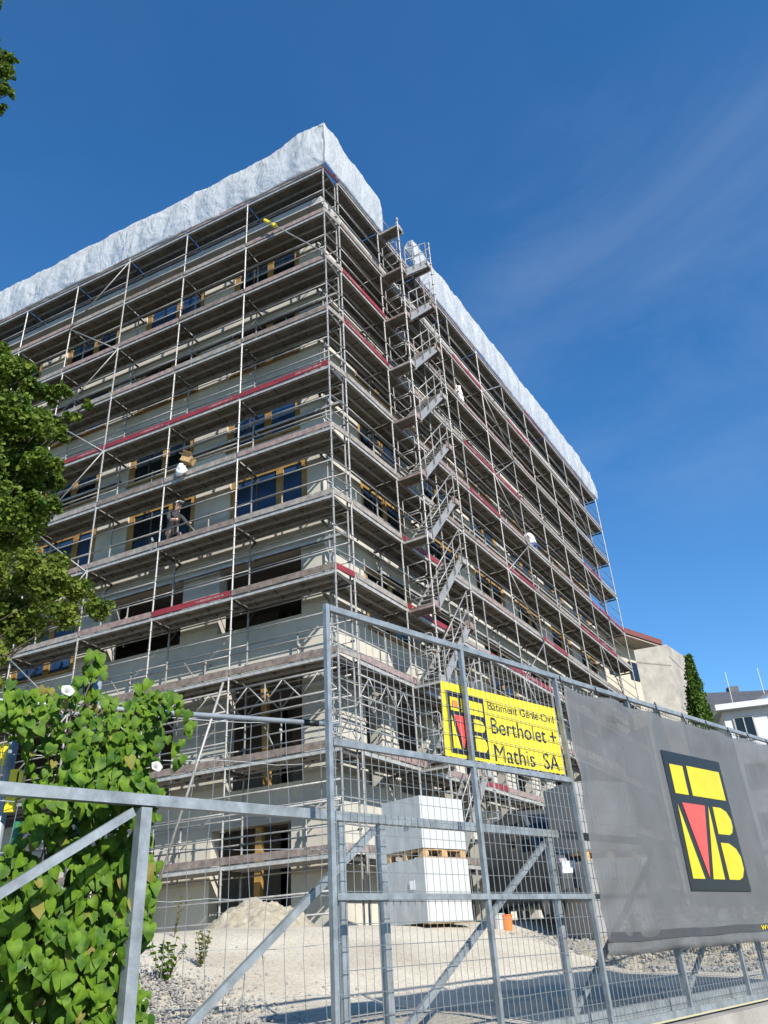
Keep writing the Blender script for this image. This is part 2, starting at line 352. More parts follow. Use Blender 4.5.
# far gable and back wall close the block
eL = pL + uL * LL; eR = pR + uR * LR; back = isect(eL, nL, eR, nR)
b = MB()
for p, q in ((eL, back), (back, eR)):
    d = (q - p); b.box((p + q) / 2 + UP * (ZB + ZT) / 2, (d.length, .3, ZT - ZB), (d.normalized(), UP.cross(d.normalized()), UP))
b.build('wall', M['wall'], bld)
for z in (.30, 3.15, 6.55, 9.55, 12.3, 15.05, 17.8):
    b = MB(); c = [PC + nL * .33 + nR * .33, pL + uL * (LL - .1) + nL * .33, back - nL * .4 - nR * .3, pR + uR * (LR - .1) + nR * .33]
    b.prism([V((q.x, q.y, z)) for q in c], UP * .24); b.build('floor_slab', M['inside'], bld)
for P, u, nn, L0, L1 in ((pL, uL, nL, aoff + 4, LL - .5), (pR, uR, nR, roff + 4, LR - .5)):
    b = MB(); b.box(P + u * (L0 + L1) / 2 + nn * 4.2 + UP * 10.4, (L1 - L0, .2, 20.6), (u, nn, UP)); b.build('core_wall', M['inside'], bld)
b = MB(); ov = .45
c = [isect(pL - nL * ov, uL, pR - nR * ov, uR), eL - nL * ov, back, eR - nR * ov]
b.prism([V((q.x, q.y, ZT + .004)) for q in c], UP * .28); b.build('roof', M['slab'], bld)
# windows
def window(P, u, nn, s, e, z, mull, kind):
    h = 1.8; f = MB(); ax = (u, nn, UP); dpt = .10
    Q = lambda a, zz: P + u * a + nn * dpt + UP * zz
    for (x0, x1, y0, y1) in ((s + .004, s + .20, z + .004, z + h - .004), (e - .20, e - .004, z + .004, z + h - .004), (s + mull - .11, s + mull + .11, z + .13, z + h - .13),
                             (s + .2, e - .2, z + .004, z + .12), (s + .2, e - .2, z + h - .12, z + h - .004)):
        f.box(Q((x0 + x1) / 2, (y0 + y1) / 2), (x1 - x0, .09, y1 - y0), ax)
    f.box(Q((s + e) / 2, z + .03) - nn * .10, (e - s - .02, .14, .05), ax)
    fo = f.build('window', M['timber'], bld)
    g1 = MB(); 
    for (x0, x1) in ((s + .2, s + mull - .11), (s + mull + .11, e - .2)):
        g1.box(Q((x0 + x1) / 2, z + h / 2) + nn * .01, (x1 - x0, .03, h - .25), ax)
        xm = (x0 + x1) / 2
        if x1 - x0 > .9: g1.box(Q(xm, z + h / 2) - nn * .012, (.035, .03, h - .25), ax, 1)
    o = origin_of(fo); g1.v = [(a - o.x, b_ - o.y, c_ - o.z) for a, b_, c_ in g1.v]
    go = bpy.data.objects.new('pane', g1.mesh('pane', [M['film'] if kind else M['glass'], M['dark']])); COL.objects.link(go); go.parent = fo
for i, (s, e, z, m_) in enumerate(winL):
    k = i // 5
    if k in (0, 3) and i % 5 < 3 and random.random() < .5: continue        # still empty openings
    window(pL, uL, nL, s, e, z, 2.5 - m_, random.random() < .12)
for i, (s, e, z, m_) in enumerate(winR): window(pR, uR, nR, s, e, z, m_, random.random() < .12)
# timber props standing in the ground-floor openings
for (P, u, nn, a, z0, z1, lean) in ((pL, uL, nL, 2.55, 3.42, 5.86, .12), (pL, uL, nL, 2.75, .56, 2.58, -.02)):
    b = MB(); b.bar(P + u * a + nn * .2 + UP * z0, P + u * (a + lean) + nn * .2 + UP * z1, .16, .12, nn)
    o = b.build('timber_prop', M['timber'], loc=P + u * a + nn * .2 + UP * z0)
    tag(o, 'yellow timber post propped upright in the %s opening near the corner' % ('upper ground floor' if z0 > 2 else 'lowest'), 'prop')

# ------------------------------------------------------------------ scaffolding
_mc = {}
def cached(key, fn):
    if key not in _mc: _mc[key] = fn()
    return _mc[key]
DW = .70
def deck_mesh(L, s):      # local x along the bay, s*y towards the building, z=0 deck line
    b = MB()
    for y in (.19, .53):
        b.box((0, s * y, .02), (L - .05, .315, .03))                       # plank top sheet
        for e in (-.15, .15): b.box((0, s * (y + e), -.015), (L - .05, .018, .075), m=1)
        for t in np.linspace(-L / 2 + .3, L / 2 - .3, 4): b.box((t, s * y, -.012), (.05, .29, .03))
    b.box((0, s * .80, .02), (L - .05, .15, .03))                          # inner bracket plank
    b.box((0, s * .735, -.012), (L - .05, .016, .07), m=1)
    b.box((0, s * -.012, -.005), (L - .03, .02, .085), m=1)                 # outer fascia
    return b.mesh('deck', [M['deck'], M['deckedge']])
def toe_mesh(L, mn):
    b = MB(); b.box((0, 0, .125), (L - .06, .03, .15))
    if mn == 'red':
        rr = random.Random(int(L * 100)); x = -L / 2 + .25                      # worn pale stencil marks near one end
        while x < -L / 2 + 1.05:
            w_ = rr.uniform(.03, .06); b.box((x, 0, .125), (w_, .033, rr.uniform(.045, .06)), m=1); x += w_ + rr.uniform(.015, .03)
    return b.mesh('toe_board', [M[mn], M['woodpink']])
def guard_mesh(L):
    b = MB()
    for z in (.55, 1.05): b.tube((-L / 2 + .02, 0, z), (L / 2 - .02, 0, z), .019, 6)
    return b.mesh('guardrail', M['galv'], True)
def inner_mesh(L, s):
    b = MB()
    for z in (.50, 1.02): b.tube((-L / 2 + .02, s * DW, z), (L / 2 - .02, s * DW, z), .019, 6)
    b.tube((-L / 2 + .02, s * (DW - .03), -.14), (L / 2 - .02, s * (DW - .03), -.14), .021, 6)
    return b.mesh('inner_guardrail', M['galv'], True)
def bracket_mesh(L, s):                                # narrow plank and tubes carried on brackets beside the wall, part way up a lift
    b = MB(); b.box((0, s * .80, 1.36), (L - .06, .15, .03)); b.box((0, s * .73, 1.345), (L - .06, .015, .07), m=1)
    b.tube((-L / 2 + .02, s * .70, 1.60), (L / 2 - .02, s * .70, 1.60), .020, 6, m=2)
    for x in (-L / 2 + .08, L / 2 - .08): b.bar((x, s * .70, 1.30), (x, s * .88, 1.30), .04, .05, V((0, 0, 1)), 1)
    return b.mesh('bracket_plank', [M['deck'], M['deckedge'], M['galv']])
def std_mesh(h, z0):
    b = MB(); b.tube((0, 0, 0), (0, 0, h), .024, 8)
    for k in range(int(h / .5)):
        b.tube((0, 0, .45 + k * .5 - .01), (0, 0, .45 + k * .5 + .01), .042, 8)
    for k in range(int(h / 2)): b.tube((0, 0, 1.2 + 2 * k), (0, 0, 1.45 + 2 * k), .030, 8)
    b.box((0, 0, .01), (.15, .15, .02)); return b.mesh('standard', M['galv'])
def frame_mesh(h, s, zs):   # inner standard with the transoms of every lift; origin on the outer line
    b = MB(); b.tube((0, s * DW, 0), (0, s * DW, h), .024, 8)
    for z in zs:
        b.box((0, s * DW / 2, z - .07), (.05, DW - .05, .06), m=1); b.box((0, s * (DW + .12), z - .07), (.045, .24, .05), m=1)
        b.tube((0, s * (DW), z + .5), (0, s * DW, z + .53), .05, 8)
        b.bar((0, s * DW, z - .4), (0, s * (DW + .22), z - .10), .03, .03, V((1, 0, 0)), 1)
    b.box((0, s * DW, .01), (.15, .15, .02)); return b.mesh('inner_frame', [M['galv'], M['dark']])
_jr = random.Random(21)
def scaffold(root, C, u, nin, ang, stations, sgn, toef, braces, nlev=11, skip_toe=()):
    top = lev(10) + 1.95
    zg = .44
    zs = [lev(k) - zg for k in range(nlev)]
    for i, a in enumerate(stations):
        p = C + u * a; q = V((p.x, p.y, zg))
        h = top - zg
        sd_ = child('standard', cached(('s',), lambda: std_mesh(h, zg)), root, q); sd_.rotation_euler = (_jr.uniform(-.0015, .0015), _jr.uniform(-.0015, .0015), _jr.uniform(0, 3))
        child('inner_frame', cached(('f', sgn), lambda: frame_mesh(lev(10) + .1 - zg, sgn, zs)), root, q, ang)
    first = {}
    stuff = MB(); nst = 0
    for k in range(nlev):
        for i, (a0, a1) in enumerate(zip(stations, stations[1:])):
            L = round(a1 - a0, 3); c = C + u * (a0 + a1) / 2; c = V((c.x, c.y, lev(k)))
            me = cached(('d', L, sgn), lambda: deck_mesh(L, sgn))
            over = (k == 0 and len(stations) > 10)
            tn = toef(k, i); tm = cached(('t', L, tn), lambda: toe_mesh(L, tn)); gm = cached(('g', L), lambda: guard_mesh(L))
            if over:
                R = Matrix.Rotation(ang, 4, 'Z')
                for m_, mi, off in ((me, 0, V()), (tm, 2, -nin * .035), (gm, 3, V())):
                    base = [R @ v.co + c + off for v in m_.vertices]; o = len(stuff.v)
                    stuff.v += [tuple(v) for v in base]; stuff.f += [tuple(x + o for x in f.vertices) for f in m_.polygons]
                    stuff.mi += [(f.material_index if mi == 0 else mi) for f in m_.polygons]
                continue
            c = c + UP * _jr.uniform(-.008, .008); dk = child('deck', me, root, c, ang); dk.rotation_euler.x = _jr.uniform(-.006, .006)
            t_ = child('toe_board', tm, root, c - nin * .035, ang)
            t_.rotation_euler.x = _jr.uniform(-.07, .05); t_.rotation_euler.y = _jr.uniform(-.006, .006)
            if tn == 'red': t_['label'] = 'red toe board'
            gr_ = child('guardrail', gm, root, c, ang); gr_.rotation_euler.y = _jr.uniform(-.008, .008)
            if k in (3, 5, 7) and _jr.random() < .8: child('bracket_plank', cached(('bp', L, sgn), lambda: bracket_mesh(L, sgn)), root, c, ang)
            if k < 10: child('inner_guardrail', cached(('ig', L, sgn), lambda: inner_mesh(L, sgn)), root, c, ang)
    if stuff.v:
        s = stuff.build('lowest_lift', [M['deck'], M['deckedge'], M['wood'], M['galv']], root); s['kind'] = 'stuff'
    for k in range(nlev - 1):                         # short tie posts on the inner line, clamped back to the wall
        for i, (a0, a1) in enumerate(zip(stations, stations[1:])):
            if _jr.random() < .5 or (k == 0 and len(stations) > 10): continue
            a = a0 + (a1 - a0) * _jr.uniform(.3, .7); y = DW + .04; b = MB(); P = lambda aa, yy, zz: C + u * aa + nin * yy + UP * (lev(k) + zz)
            b.tube(P(a, y, -.18), P(a + _jr.uniform(-.03, .03), y, _jr.uniform(.9, 1.5)), .022, 6)
            hz = _jr.uniform(.35, .85); b.tube(P(a - .02, y - .08, hz), P(a - .02, WG + .01, hz), .02, 6)
            if _jr.random() < .4: b.tube(P(a, y, .1), P(a + _jr.choice((-1, 1)) * _jr.uniform(.35, .8), y, 1.0), .018, 6)
            b.tube(P(a, y, hz - .05), P(a, y, hz + .05), .045, 6); b.build('wall_tie', M['galv'], root, True)
    for (a, ka, b_, kb) in braces:
        b = MB(); b.tube(C + u * a - nin * .05 + UP * (lev(ka) - .05), C + u * b_ - nin * .05 + UP * (lev(kb) - .05), .021, 6)
        b.build('diagonal_brace', M['galv'], root, True)
stL = [0, 2.89] + [2.89 + 2.46 * k for k in range(1, 7)]
stR = [0, 2.42, 4.95] + [4.95 + 2.58 * k for k in range(1, 9)]
def toeL(k, i):
    if k == 6: return 'red'
    if k == 3 and i == 1: return 'red'
    if k == 8 and i in (0, 2): return 'woodpink'
    if k <= 2: return 'wood'
    return ['greyboard', 'woodpink', 'greyboard', 'wood'][(k * 5 + i * 3) % 4]
_rr = random.Random(3)
_tr = {(k, i): (_rr.choice(['woodpink', 'greyboard', 'woodpink', 'greyboard', 'wood']) if _rr.random() > .14 else 'red') for k in range(11) for i in range(12)}
for kk in ((8, 0), (7, 0), (7, 3), (6, 3), (9, 5), (4, 5), (3, 4), (5, 7), (6, 8)): _tr[kk] = 'red'
for kk in ((1, 0), (2, 0), (1, 1), (2, 1), (0, 0), (3, 0), (4, 0), (5, 0), (6, 0)): _tr[kk] = 'greyboard' if kk[0] > 2 else 'woodpink'
brL = [(stL[3], 10, stL[4], 9), (stL[4], 9, stL[3], 8), (stL[3], 8, stL[4], 7), (stL[4], 7, stL[3], 6), (stL[3], 6, stL[4], 5), (stL[4], 5, stL[3], 4), (stL[3], 4, stL[4], 3), (stL[4], 3, stL[3], 2), (stL[3], 2, stL[4], 1)]
brR = []
for i in (4, 8):
    for k in range(10, 1, -1):
        x, y = (stR[i], stR[i + 1]) if k % 2 else (stR[i + 1], stR[i])
        if k % 2 == 1 or i == 4: brR.append((x, k, y, k - 1))
sl = empty('scaffolding', V((CL.x, CL.y, .44)), 'steel scaffolding along the left facade with one full red board row', 'scaffolding')
scaffold(sl, CL, uL, nL, aL, stL, -1, toeL, brL)
sr = empty('scaffolding', V((CRt.x, CRt.y, .44)), 'steel scaffolding along the right facade, running back behind the stair tower', 'scaffolding')
scaffold(sr, CRt, uR, nR, aR, stR, 1, lambda k, i: _tr[(k, i)], brR)
# end returns at the corner, raking shores, lattice girders
for k in range(11):
    for z in (.55, 1.05): b = MB(); b.tube(CL + UP * (lev(k) + z), CRt + UP * (lev(k) + z), .019, 6); b.build('end_rail', M['galv'], sl)
    b = MB(); b.bar(CL + UP * (lev(k) + .13), CRt + UP * (lev(k) + .13), .03, .15, UP); b.build('end_board', M['red'] if k in (3, 10) else M['greyboard'], sl)
b = MB(); b.tube(CL + uL * 2.99 + UP * 5.62 - nL * .06, CL + uL * 4.78 + UP * .6 - nL * .06, .03, 8); b.build('raking_tube', M['galv'], sl, True)
def lattice(root, C, u, nin, a0, a1, zt, zb, off, seg):
    b = MB(); P = lambda a, z: C + u * a + nin * off + UP * z
    b.tube(P(a0, zt), P(a1, zt), .024, 6); b.tube(P(a0, zb), P(a1, zb), .024, 6)
    n_ = max(2, int((a1 - a0) / seg)); n_ += n_ % 2
    for i in range(n_):
        x0 = a0 + (a1 - a0) * i / n_; x1 = a0 + (a1 - a0) * (i + 1) / n_
        b.tube(P(x0, zb if i % 2 == 0 else zt), P(x1, zt if i % 2 == 0 else zb), .017, 6)
        if i % 4 == 0 and i: b.tube(P(x0, zb), P(x0, zt), .02, 6)
    b.build('lattice_girder', M['galv'], root, True)
for off in (.03, DW - .03):
    lattice(sl, CL, uL, nL, .06, stL[1] - .06, 5.42, 4.95, off, .46); lattice(sl, CL, uL, nL, stL[1] + .06, stL[3], 5.42, 4.95, off, .46)
    lattice(sr, CRt, uR, nR, .06, stR[1] - .06, 5.42, 4.95, off, .42)
for k in (0, 1): # extra tubes at the lowest lifts
    for dz in (-.62, -1.0):
        b = MB(); b.tube(CL + uL * .02 + UP * (lev(k) + dz) - nL * .05, CL + uL * stL[3] + UP * (lev(k) + dz) - nL * .05, .02, 6); b.build('ledger', M['galv'], sl, True)
# loose tube with yellow couplers across the top bay
tq = onplane(268, 222, CL - nL * .22, nL); tr0 = onplane(327, 254, CL - nL * .09, nL); td = tq - tr0
b = MB(); b.tube(tr0, tq, .022, 6); b.tube(tr0 + td * .86, tr0 + td * .91, .07, 6, m=1); b.tube(tr0 + td * .97, tr0 + td * 1.06, .06, 6, m=1)
tag(b.build('tie_tube', [M['galv'], M['yellow']], loc=tr0), 'loose tube with yellow couplers slanting across the top corner bay', 'tube')

# ------------------------------------------------------------------ stair tower
T0, T1 = 2.50, 4.92; TO = .75
tw = empty('stair_tower', V(CRt + uR * T0 - nR * TO) + UP * .44, 'scaffold stair tower with stacked flights fixed to the right facade', 'stair tower')
def tp(a, off, z): return CRt + uR * a - nR * off + UP * z
for a, zt in ((T0, lev(10) + .35), (T1, lev(10) + 1.35)):
    b = MB(); b.tube(tp(a, TO, .44), tp(a, TO, zt), .024, 8)
    for k in range(int((zt - .44) / .5)): b.tube(tp(a, TO, .9 + .5 * k), tp(a, TO, .924 + .5 * k), .05, 8)
    b.build('standard', M['galv'], tw)
for k in range(0, 11):
    z = lev(k); b = MB()
    if k < 11:
        # landing at T0 and at T1
        for (x0, x1) in ((T0 - .02, T0 + .38), (T1 - .42, T1)):
            if (x0 > T0 and k == 0): continue
            b = MB()
            b.box(tp((x0 + x1) / 2, TO / 2 + .01, z), (x1 - x0, TO - .06, .05), (uR, nR, UP))
            b.box(tp((x0 + x1) / 2, TO - .03, z + .09), (x1 - x0, .025, .15), (uR, nR, UP), 1)
            for x in (x0, x1): b.bar(tp(x, .03, z - .05), tp(x, TO, z - .05), .045, .05, UP, 1)
            b.build('landing', [M['deck'], M['woodpink'] if k in (3, 5, 6, 8, 9) else M['deckedge']], tw)
        
    if k < 10:
        b = MB(); s0 = tp(T0 + .30, 0, z + .02); s1 = tp(T1 - .30, 0, lev(k + 1) + .02); d = (s1 - s0)
        for off in (.10, TO - .07):
            b.bar(s0 - nR * off, s1 - nR * off, .04, .21, UP)
        dn = d.normalized(); nrm = dn.cross(nR).normalized(); nrm = nrm if nrm.z > 0 else -nrm
        mid = (s0 + s1) / 2 - nR * (TO / 2 + .015) - nrm * .135
        b.box(mid, (d.length, TO - .22, .012), (dn, nR, nrm), 1)
        for t in range(10):
            q = s0 + d * ((t + .5) / 10) - nR * (TO / 2 + .015)
            b.box(q + UP * .05, (.22, TO - .22, .025), (uR, nR, UP), 0); b.box(q + UP * .0 + uR * .09, (.012, TO - .22, .1), (uR, nR, UP), 1)
        b.build('stair_flight', [M['alu'], M['stairplate']], tw)
        b = MB()
        for h in (.55, 1.05): b.tube(s0 - nR * TO + UP * h, s1 - nR * TO + UP * h, .019, 6)
        for t in (.02, .35, .68, .98): b.tube(s0 + d * t - nR * TO, s0 + d * t - nR * TO + UP * 1.05, .017, 6)
        b.build('handrail', M['galv'], tw, True)
    b = MB()                                                     # rounded guard frame at the landing end
    for (z1, z2) in ((.25, .72), (.8, 1.25)):
        if k == 10: break
        pts = [tp(T0 - .03, .10, z + z1), tp(T0 - .03, TO - .16, z + z1), tp(T0 - .03, TO - .1, z + z1 + .06), tp(T0 - .03, TO - .1, z + z2 - .06), tp(T0 - .03, TO - .16, z + z2), tp(T0 - .03, .10, z + z2), tp(T0 - .03, .10, z + z1)]
        b = MB(); b.path(pts, .017, 6); b.build('guard_frame', M['galv'], tw, True)
    for h in (.55, 1.05): b = MB(); b.tube(tp(T1 + .0, .02, z + h), tp(T1, TO, z + h), .018, 6); b.build('end_rail', M['galv'], tw, True)

# ------------------------------------------------------------------ plastic sheeting on the top lift
def ridge(q): return (1 - min(1, abs(noise.noise(q)) * 2.2)) ** 3
def sheet(name, C, u, nin, a0, a1, zb, topf, label, seed, lip=.45):
    na = int((a1 - a0) / .075); nz = 26; nt_ = 6; cols = nz + nt_; vs = []; fs = []
    for i in range(na + 1):
        a = a0 + (a1 - a0) * i / na; zt = topf(a) + .05 * noise.noise(V((a * .55, seed, 3))) + .02 * noise.noise(V((a * 2.1, seed, 5)))
        tie = abs(math.sin(math.pi * a / 1.25))            # the sheet is tied to the rail at intervals and sags between
        for j in range(cols + 1):
            if j <= nz: t = j / nz; z = zb + (zt - .05 * tie - zb) * t; off = -.08 - .07 * math.sin(math.pi * t) * tie
            else: t = (j - nz) / nt_; z = zt - .05 * tie + .07 * math.sin(t * 2.6) - max(0, t - .45) * .55; off = -.08 + lip * t
            q = V((a * .75 + z * .45, z * .65 - a * .2, seed * 7.1))       # long slanting folds
            e = .05 * noise.noise(q) + .030 * ridge(q * 1.5) + .016 * ridge(V((a * 2.6 - z * 1.5, z * 1.6 + a * .8, seed + 11))) + .008 * ridge(V((a * 5.1 + z * 4, z * 4.2 - a * 2, seed + 23)))
            zz = z + (.06 * noise.noise(V((a * 1.1, seed, 9))) + .03 * noise.noise(V((a * 3.7, seed, 2)))) * max(0, 1 - t * 2.5) * (j <= nz)
            vs.append(C + u * a + nin * (off - e * (1 if 0 < j else .5)) + UP * zz)
    for i in range(na):
        for j in range(cols): k = i * (cols + 1) + j; fs.append((k, k + 1, k + cols + 2, k + cols + 1))
    o = MB().add(vs, fs).build(name, M['plastic'], loc=C + u * a0 + UP * zb, smooth=True)
    sm = o.modifiers.new('s', 'SOLIDIFY'); sm.thickness = .003
    return tag(o, label, 'plastic sheet', 'sheets over the top scaffold lift')
ZS = lev(10)
sheet('plastic_sheet', CL, uL, nL, -.10, stL[-1] + .1, ZS + .13, lambda a: ZS + 1.84 + .36 * math.exp(-((a - .75) / .75) ** 2) + .12 * max(0, 1 - a / 2.5), 'long white plastic sheet crumpled along the top of the left scaffolding', 1)
sheet('plastic_sheet', CRt, uR, nR, -.86, 2.62, ZS + .13, lambda a: ZS + 1.98 + .16 * math.exp(-((a + .2) / .5) ** 2) - .05 * a, 'short white plastic sheet hanging over the top right of the corner', 2)
sheet('plastic_sheet', CRt, uR, nR, 5.0, stR[-1] + .25, ZS + .15, lambda a: ZS + 2.0 - max(0, a - 22.5) ** 2 * .06, 'long white plastic sheet along the top of the right scaffolding past the stair tower', 3)

# ------------------------------------------------------------------ people and things on the decks
def skin_body(name, joints, edges, radii, matf, mats, parent):
    me = bpy.data.meshes.new(name); me.from_pydata([tuple(j) for j in joints], edges, [])
    o = bpy.data.objects.new(name, me); COL.objects.link(o)
    bpy.context.view_layer.objects.active = o
    md = o.modifiers.new('k', 'SKIN')
    for i, r in enumerate(radii): me.skin_vertices[0].data[i].radius = (r, r)
    me.skin_vertices[0].data[0].use_root = True
    o.modifiers.new('s', 'SUBSURF').levels = 2
    dg = bpy.context.evaluated_depsgraph_get(); m2 = bpy.data.meshes.new_from_object(o.evaluated_get(dg)); m2.name = name
    o.modifiers.clear(); o.data = m2
    m2.materials.clear()
    for m_ in mats: m2.materials.append(m_)
    for p in m2.polygons: p.material_index = matf(p.center); p.use_smooth = True
    o.parent = parent; return o
def person(base, face, label, shirt, trousers, lean=0, crouch=False, helmet=True, hatm='hat'):
    """base = deck point, face = horizontal unit vector the person looks along"""
    r = empty('person', base, label, 'person', 'workers on the scaffolding')
    f = face; s = V((f.y, -f.x, 0))
    hip = .52 if crouch else .92
    kf = .38 if crouch else .04
    J = []; E = []; Rr = []
    def j(p, rad, par=None):
        J.append(p); Rr.append(rad)
        if par is not None: E.append((par, len(J) - 1))
        return len(J) - 1
    P = lambda a, b, c: f * a + s * b + UP * c
    pel = j(P(-.05 if crouch else 0, 0, hip), .15)
    ln = lean
    ch = j(P(.10 * ln + (.12 if crouch else 0), 0, hip + .28), .145, pel)
    sh = j(P(.22 * ln + (.22 if crouch else 0), 0, hip + .48), .13, ch)
    nk = j(P(.27 * ln + (.27 if crouch else .01), 0, hip + .58), .055, sh)
    hd = j(P(.33 * ln + (.33 if crouch else .03), 0, hip + .70), .098, nk)
    h2 = j(P(.35 * ln + (.35 if crouch else .03), 0, hip + .80), .085, hd)
    for sd in (-1, 1):
        a = j(P(.22 * ln + (.22 if crouch else 0), sd * .20, hip + .45), .068, sh)
        el = j(P(.30 * ln + (.40 if crouch else .08), sd * .27, hip + .18), .05, a)
        wr = j(P(.55 * ln + (.58 if crouch else .24), sd * .20, hip + .05), .038, el)
        j(P(.62 * ln + (.66 if crouch else .32), sd * .18, hip + .02), .042, wr)
        th = j(P(0, sd * .10, hip - .05), .10, pel)
        kn = j(P(kf, sd * .12, .48 if not crouch else .46), .07, th)
        an = j(P(-.02 if not crouch else .05, sd * .12, .09), .05, kn)
        j(P(.14 if not crouch else .2, sd * .13, .045), .045, an)
    def mf(c):
        d = V(c)
        if d.z > hip + .56: return 0
        q = d.dot(f)
        if abs(d.dot(s)) > .14 and d.z > .5 * hip and d.z < hip + .12 and q > .14: return 0
        if d.z < .12: return 3
        return 1 if d.z > hip + .02 else 2
    b = skin_body('body', J, E, Rr, mf, [M['skin'], M[shirt], M[trousers], M['rubber']], r)
    hc = J[4]
    m = MB(); n_ = 12
    top = hc + UP * .055; vs = []; fs = []
    for i in range(5):
        ph = i / 4 * math.pi / 2
        for k in range(n_): t = 2 * math.pi * k / n_; vs.append(top + (f * math.cos(t) * .125 + s * math.sin(t) * .105) * math.cos(ph) * 1.0 + UP * .105 * math.sin(ph))
    for i in range(4):
        for k in range(n_): fs.append((i * n_ + k, i * n_ + (k + 1) % n_, (i + 1) * n_ + (k + 1) % n_, (i + 1) * n_ + k))
    m.add(vs, fs)
    if helmet: m.box(top + f * .15, (.09, .15, .012), (f, s, UP))
    h_ = m.build('helmet' if helmet else 'hair', M[hatm], None, True); h_.parent = r; h_.location = (0, 0, 0)
    e = MB()
    for sd in (-1, 1): e.box(hc + f * .098 + s * sd * .035 + UP * .01, (.012, .02, .012), (f, s, UP))
    e.prism([hc + f * .095 + s * .012 - UP * .02, hc + f * .095 - s * .012 - UP * .02, hc + f * .125 - UP * .02, ], UP * .03)
    e.box(hc + f * .088 - UP * .05, (.012, .04, .008), (f, s, UP))
    eo = e.build('face_features', M['hair'], None); eo.parent = r
    return r
person(CL + uL * 5.3 + nL * .34 + UP * (lev(4) + .04), (-nL * .5 - uL).normalized(), 'worker in dark clothes and a grey helmet crouching on the left scaffolding', 'shirt_dark', 'shirt_dark', .4, True)
person(CRt + uR * 14.6 + nR * .38 + UP * (lev(6) + .04), (nR + uR * .5).normalized(), 'worker in white shirt and blue trousers halfway along the right scaffolding', 'shirt_white', 'trousers_blue', .8, False, False, 'hair')
person(CRt + uR * 8.8 + nR * .4 + UP * (lev(8) + .04), (-uR + nR * .6).normalized(), 'worker in white clothes near the top just right of the stair tower', 'shirt_white', 'shirt_white', .5, False, True, 'hat')
# cardboard box and white bag at the guardrail of the fifth lift
bx = CL + uL * 4.62 + nL * .06 + UP * (lev(5) + .62)
ax = [Quaternion((.3, 1, .2), .5) @ v for v in (uL, nL, UP)]
c_ = MB(); c_.box(bx, (.34, .24, .2), ax); c_.box(bx + ax[2] * .11 + ax[0] * .24, (.2, .23, .008), ax); c_.box(bx + ax[2] * .13 - ax[1] * .15, (.32, .14, .008), [ax[0], Quaternion(ax[0], .6) @ ax[1], Quaternion(ax[0], .6) @ ax[2]])
tag(c_.build('cardboard_box', M['card'], loc=bx), 'open cardboard box tilted on the guardrail of the left scaffolding', 'box')
me = bpy.data.meshes.new('plastic_bag'); bm = bmesh.new(); bmesh.ops.create_icosphere(bm, subdivisions=3, radius=1)
for v in bm.verts:
    p = v.co.copy(); k = .95 - .42 * p.z; e = 1 + .55 * noise.noise(p * 2.0 + V((3, 1, 5))) + .25 * noise.noise(p * 5)
    v.co = V((p.x * .15 * k * e, p.y * .08 * k * e, p.z * .22 * (1 + .1 * e)))
bm.to_mesh(me); bm.free(); me.materials.append(M['bag']); me.polygons.foreach_set('use_smooth', [True] * len(me.polygons))
bg_ = bpy.data.objects.new('plastic_bag', me); COL.objects.link(bg_); bg_.location = CL + uL * 4.66 - nL * .16 + UP * (lev(5) + .22); bg_.rotation_euler = (.1, .35, aL)
tag(bg_, 'white plastic bag hanging outside the left scaffolding below a cardboard box', 'bag')

# ------------------------------------------------------------------ mesh fence along the wall
fence = empty('mesh_fence', fp(0, -.62), 'tall grey steel mesh fence carrying the yellow sign and grey banner', 'fence')
PA = [0, 1.40, 2.72, 4.02, 5.28, 6.52, 7.80, 9.1, 10.4, 11.7, 13.0, 14.3, 15.6]
ZTOP = lambda a: 2.02 + .015 * a; ZBOT = -.59
fax = (FD, FN, UP)
PW = .033
for a in PA:
    b = MB(); b.box(fp(a, (ZTOP(a) + ZBOT) / 2), (PW, PW, ZTOP(a) - ZBOT), fax); b.build('post', M['galv_fence'], fence)
def rail(name, z0, z1, a0, a1, h=.04, off=0):
    b = MB(); b.bar(fp(a0, z0, off), fp(a1, z1, off), .036, h, UP); b.build(name, M['galv_fence'], fence)
rail('top_rail', ZTOP(0) - .022, ZTOP(15.6) - .022, .021, 15.6); rail('bottom_rail', -.565, -.565, .021, 15.6, .05)
rail('middle_rail', 1.13, 1.155, .021, 2.70, .04); rail('middle_rail', .285, .30, .021, 15.6, .034)
def mesh_panel(a0, a1, z0, z1, sv=.062, sh=.105, r=.0026):
    b = MB(); o = PW / 2 + .006
    nv = int((a1 - a0) / sv)
    for i in range(1, nv): a = a0 + (a1 - a0) * i / nv; b.tube(fp(a, z0, o), fp(a, z1, o), r, 4, caps=False)
    nh = int((z1 - z0) / sh)
    for i in range(0, nh + 1): z = z0 + (z1 - z0) * (i + .15) / (nh + .3); b.tube(fp(a0, z, o + .006), fp(a1, z, o + .006), r, 4, caps=False)
    b.build('mesh_infill', M['wire'], fence)
for a0, a1 in zip(PA, PA[1:]):
    mesh_panel(a0, a1, .30, ZTOP(a0) - .04); mesh_panel(a0, a1, -.54, .28)
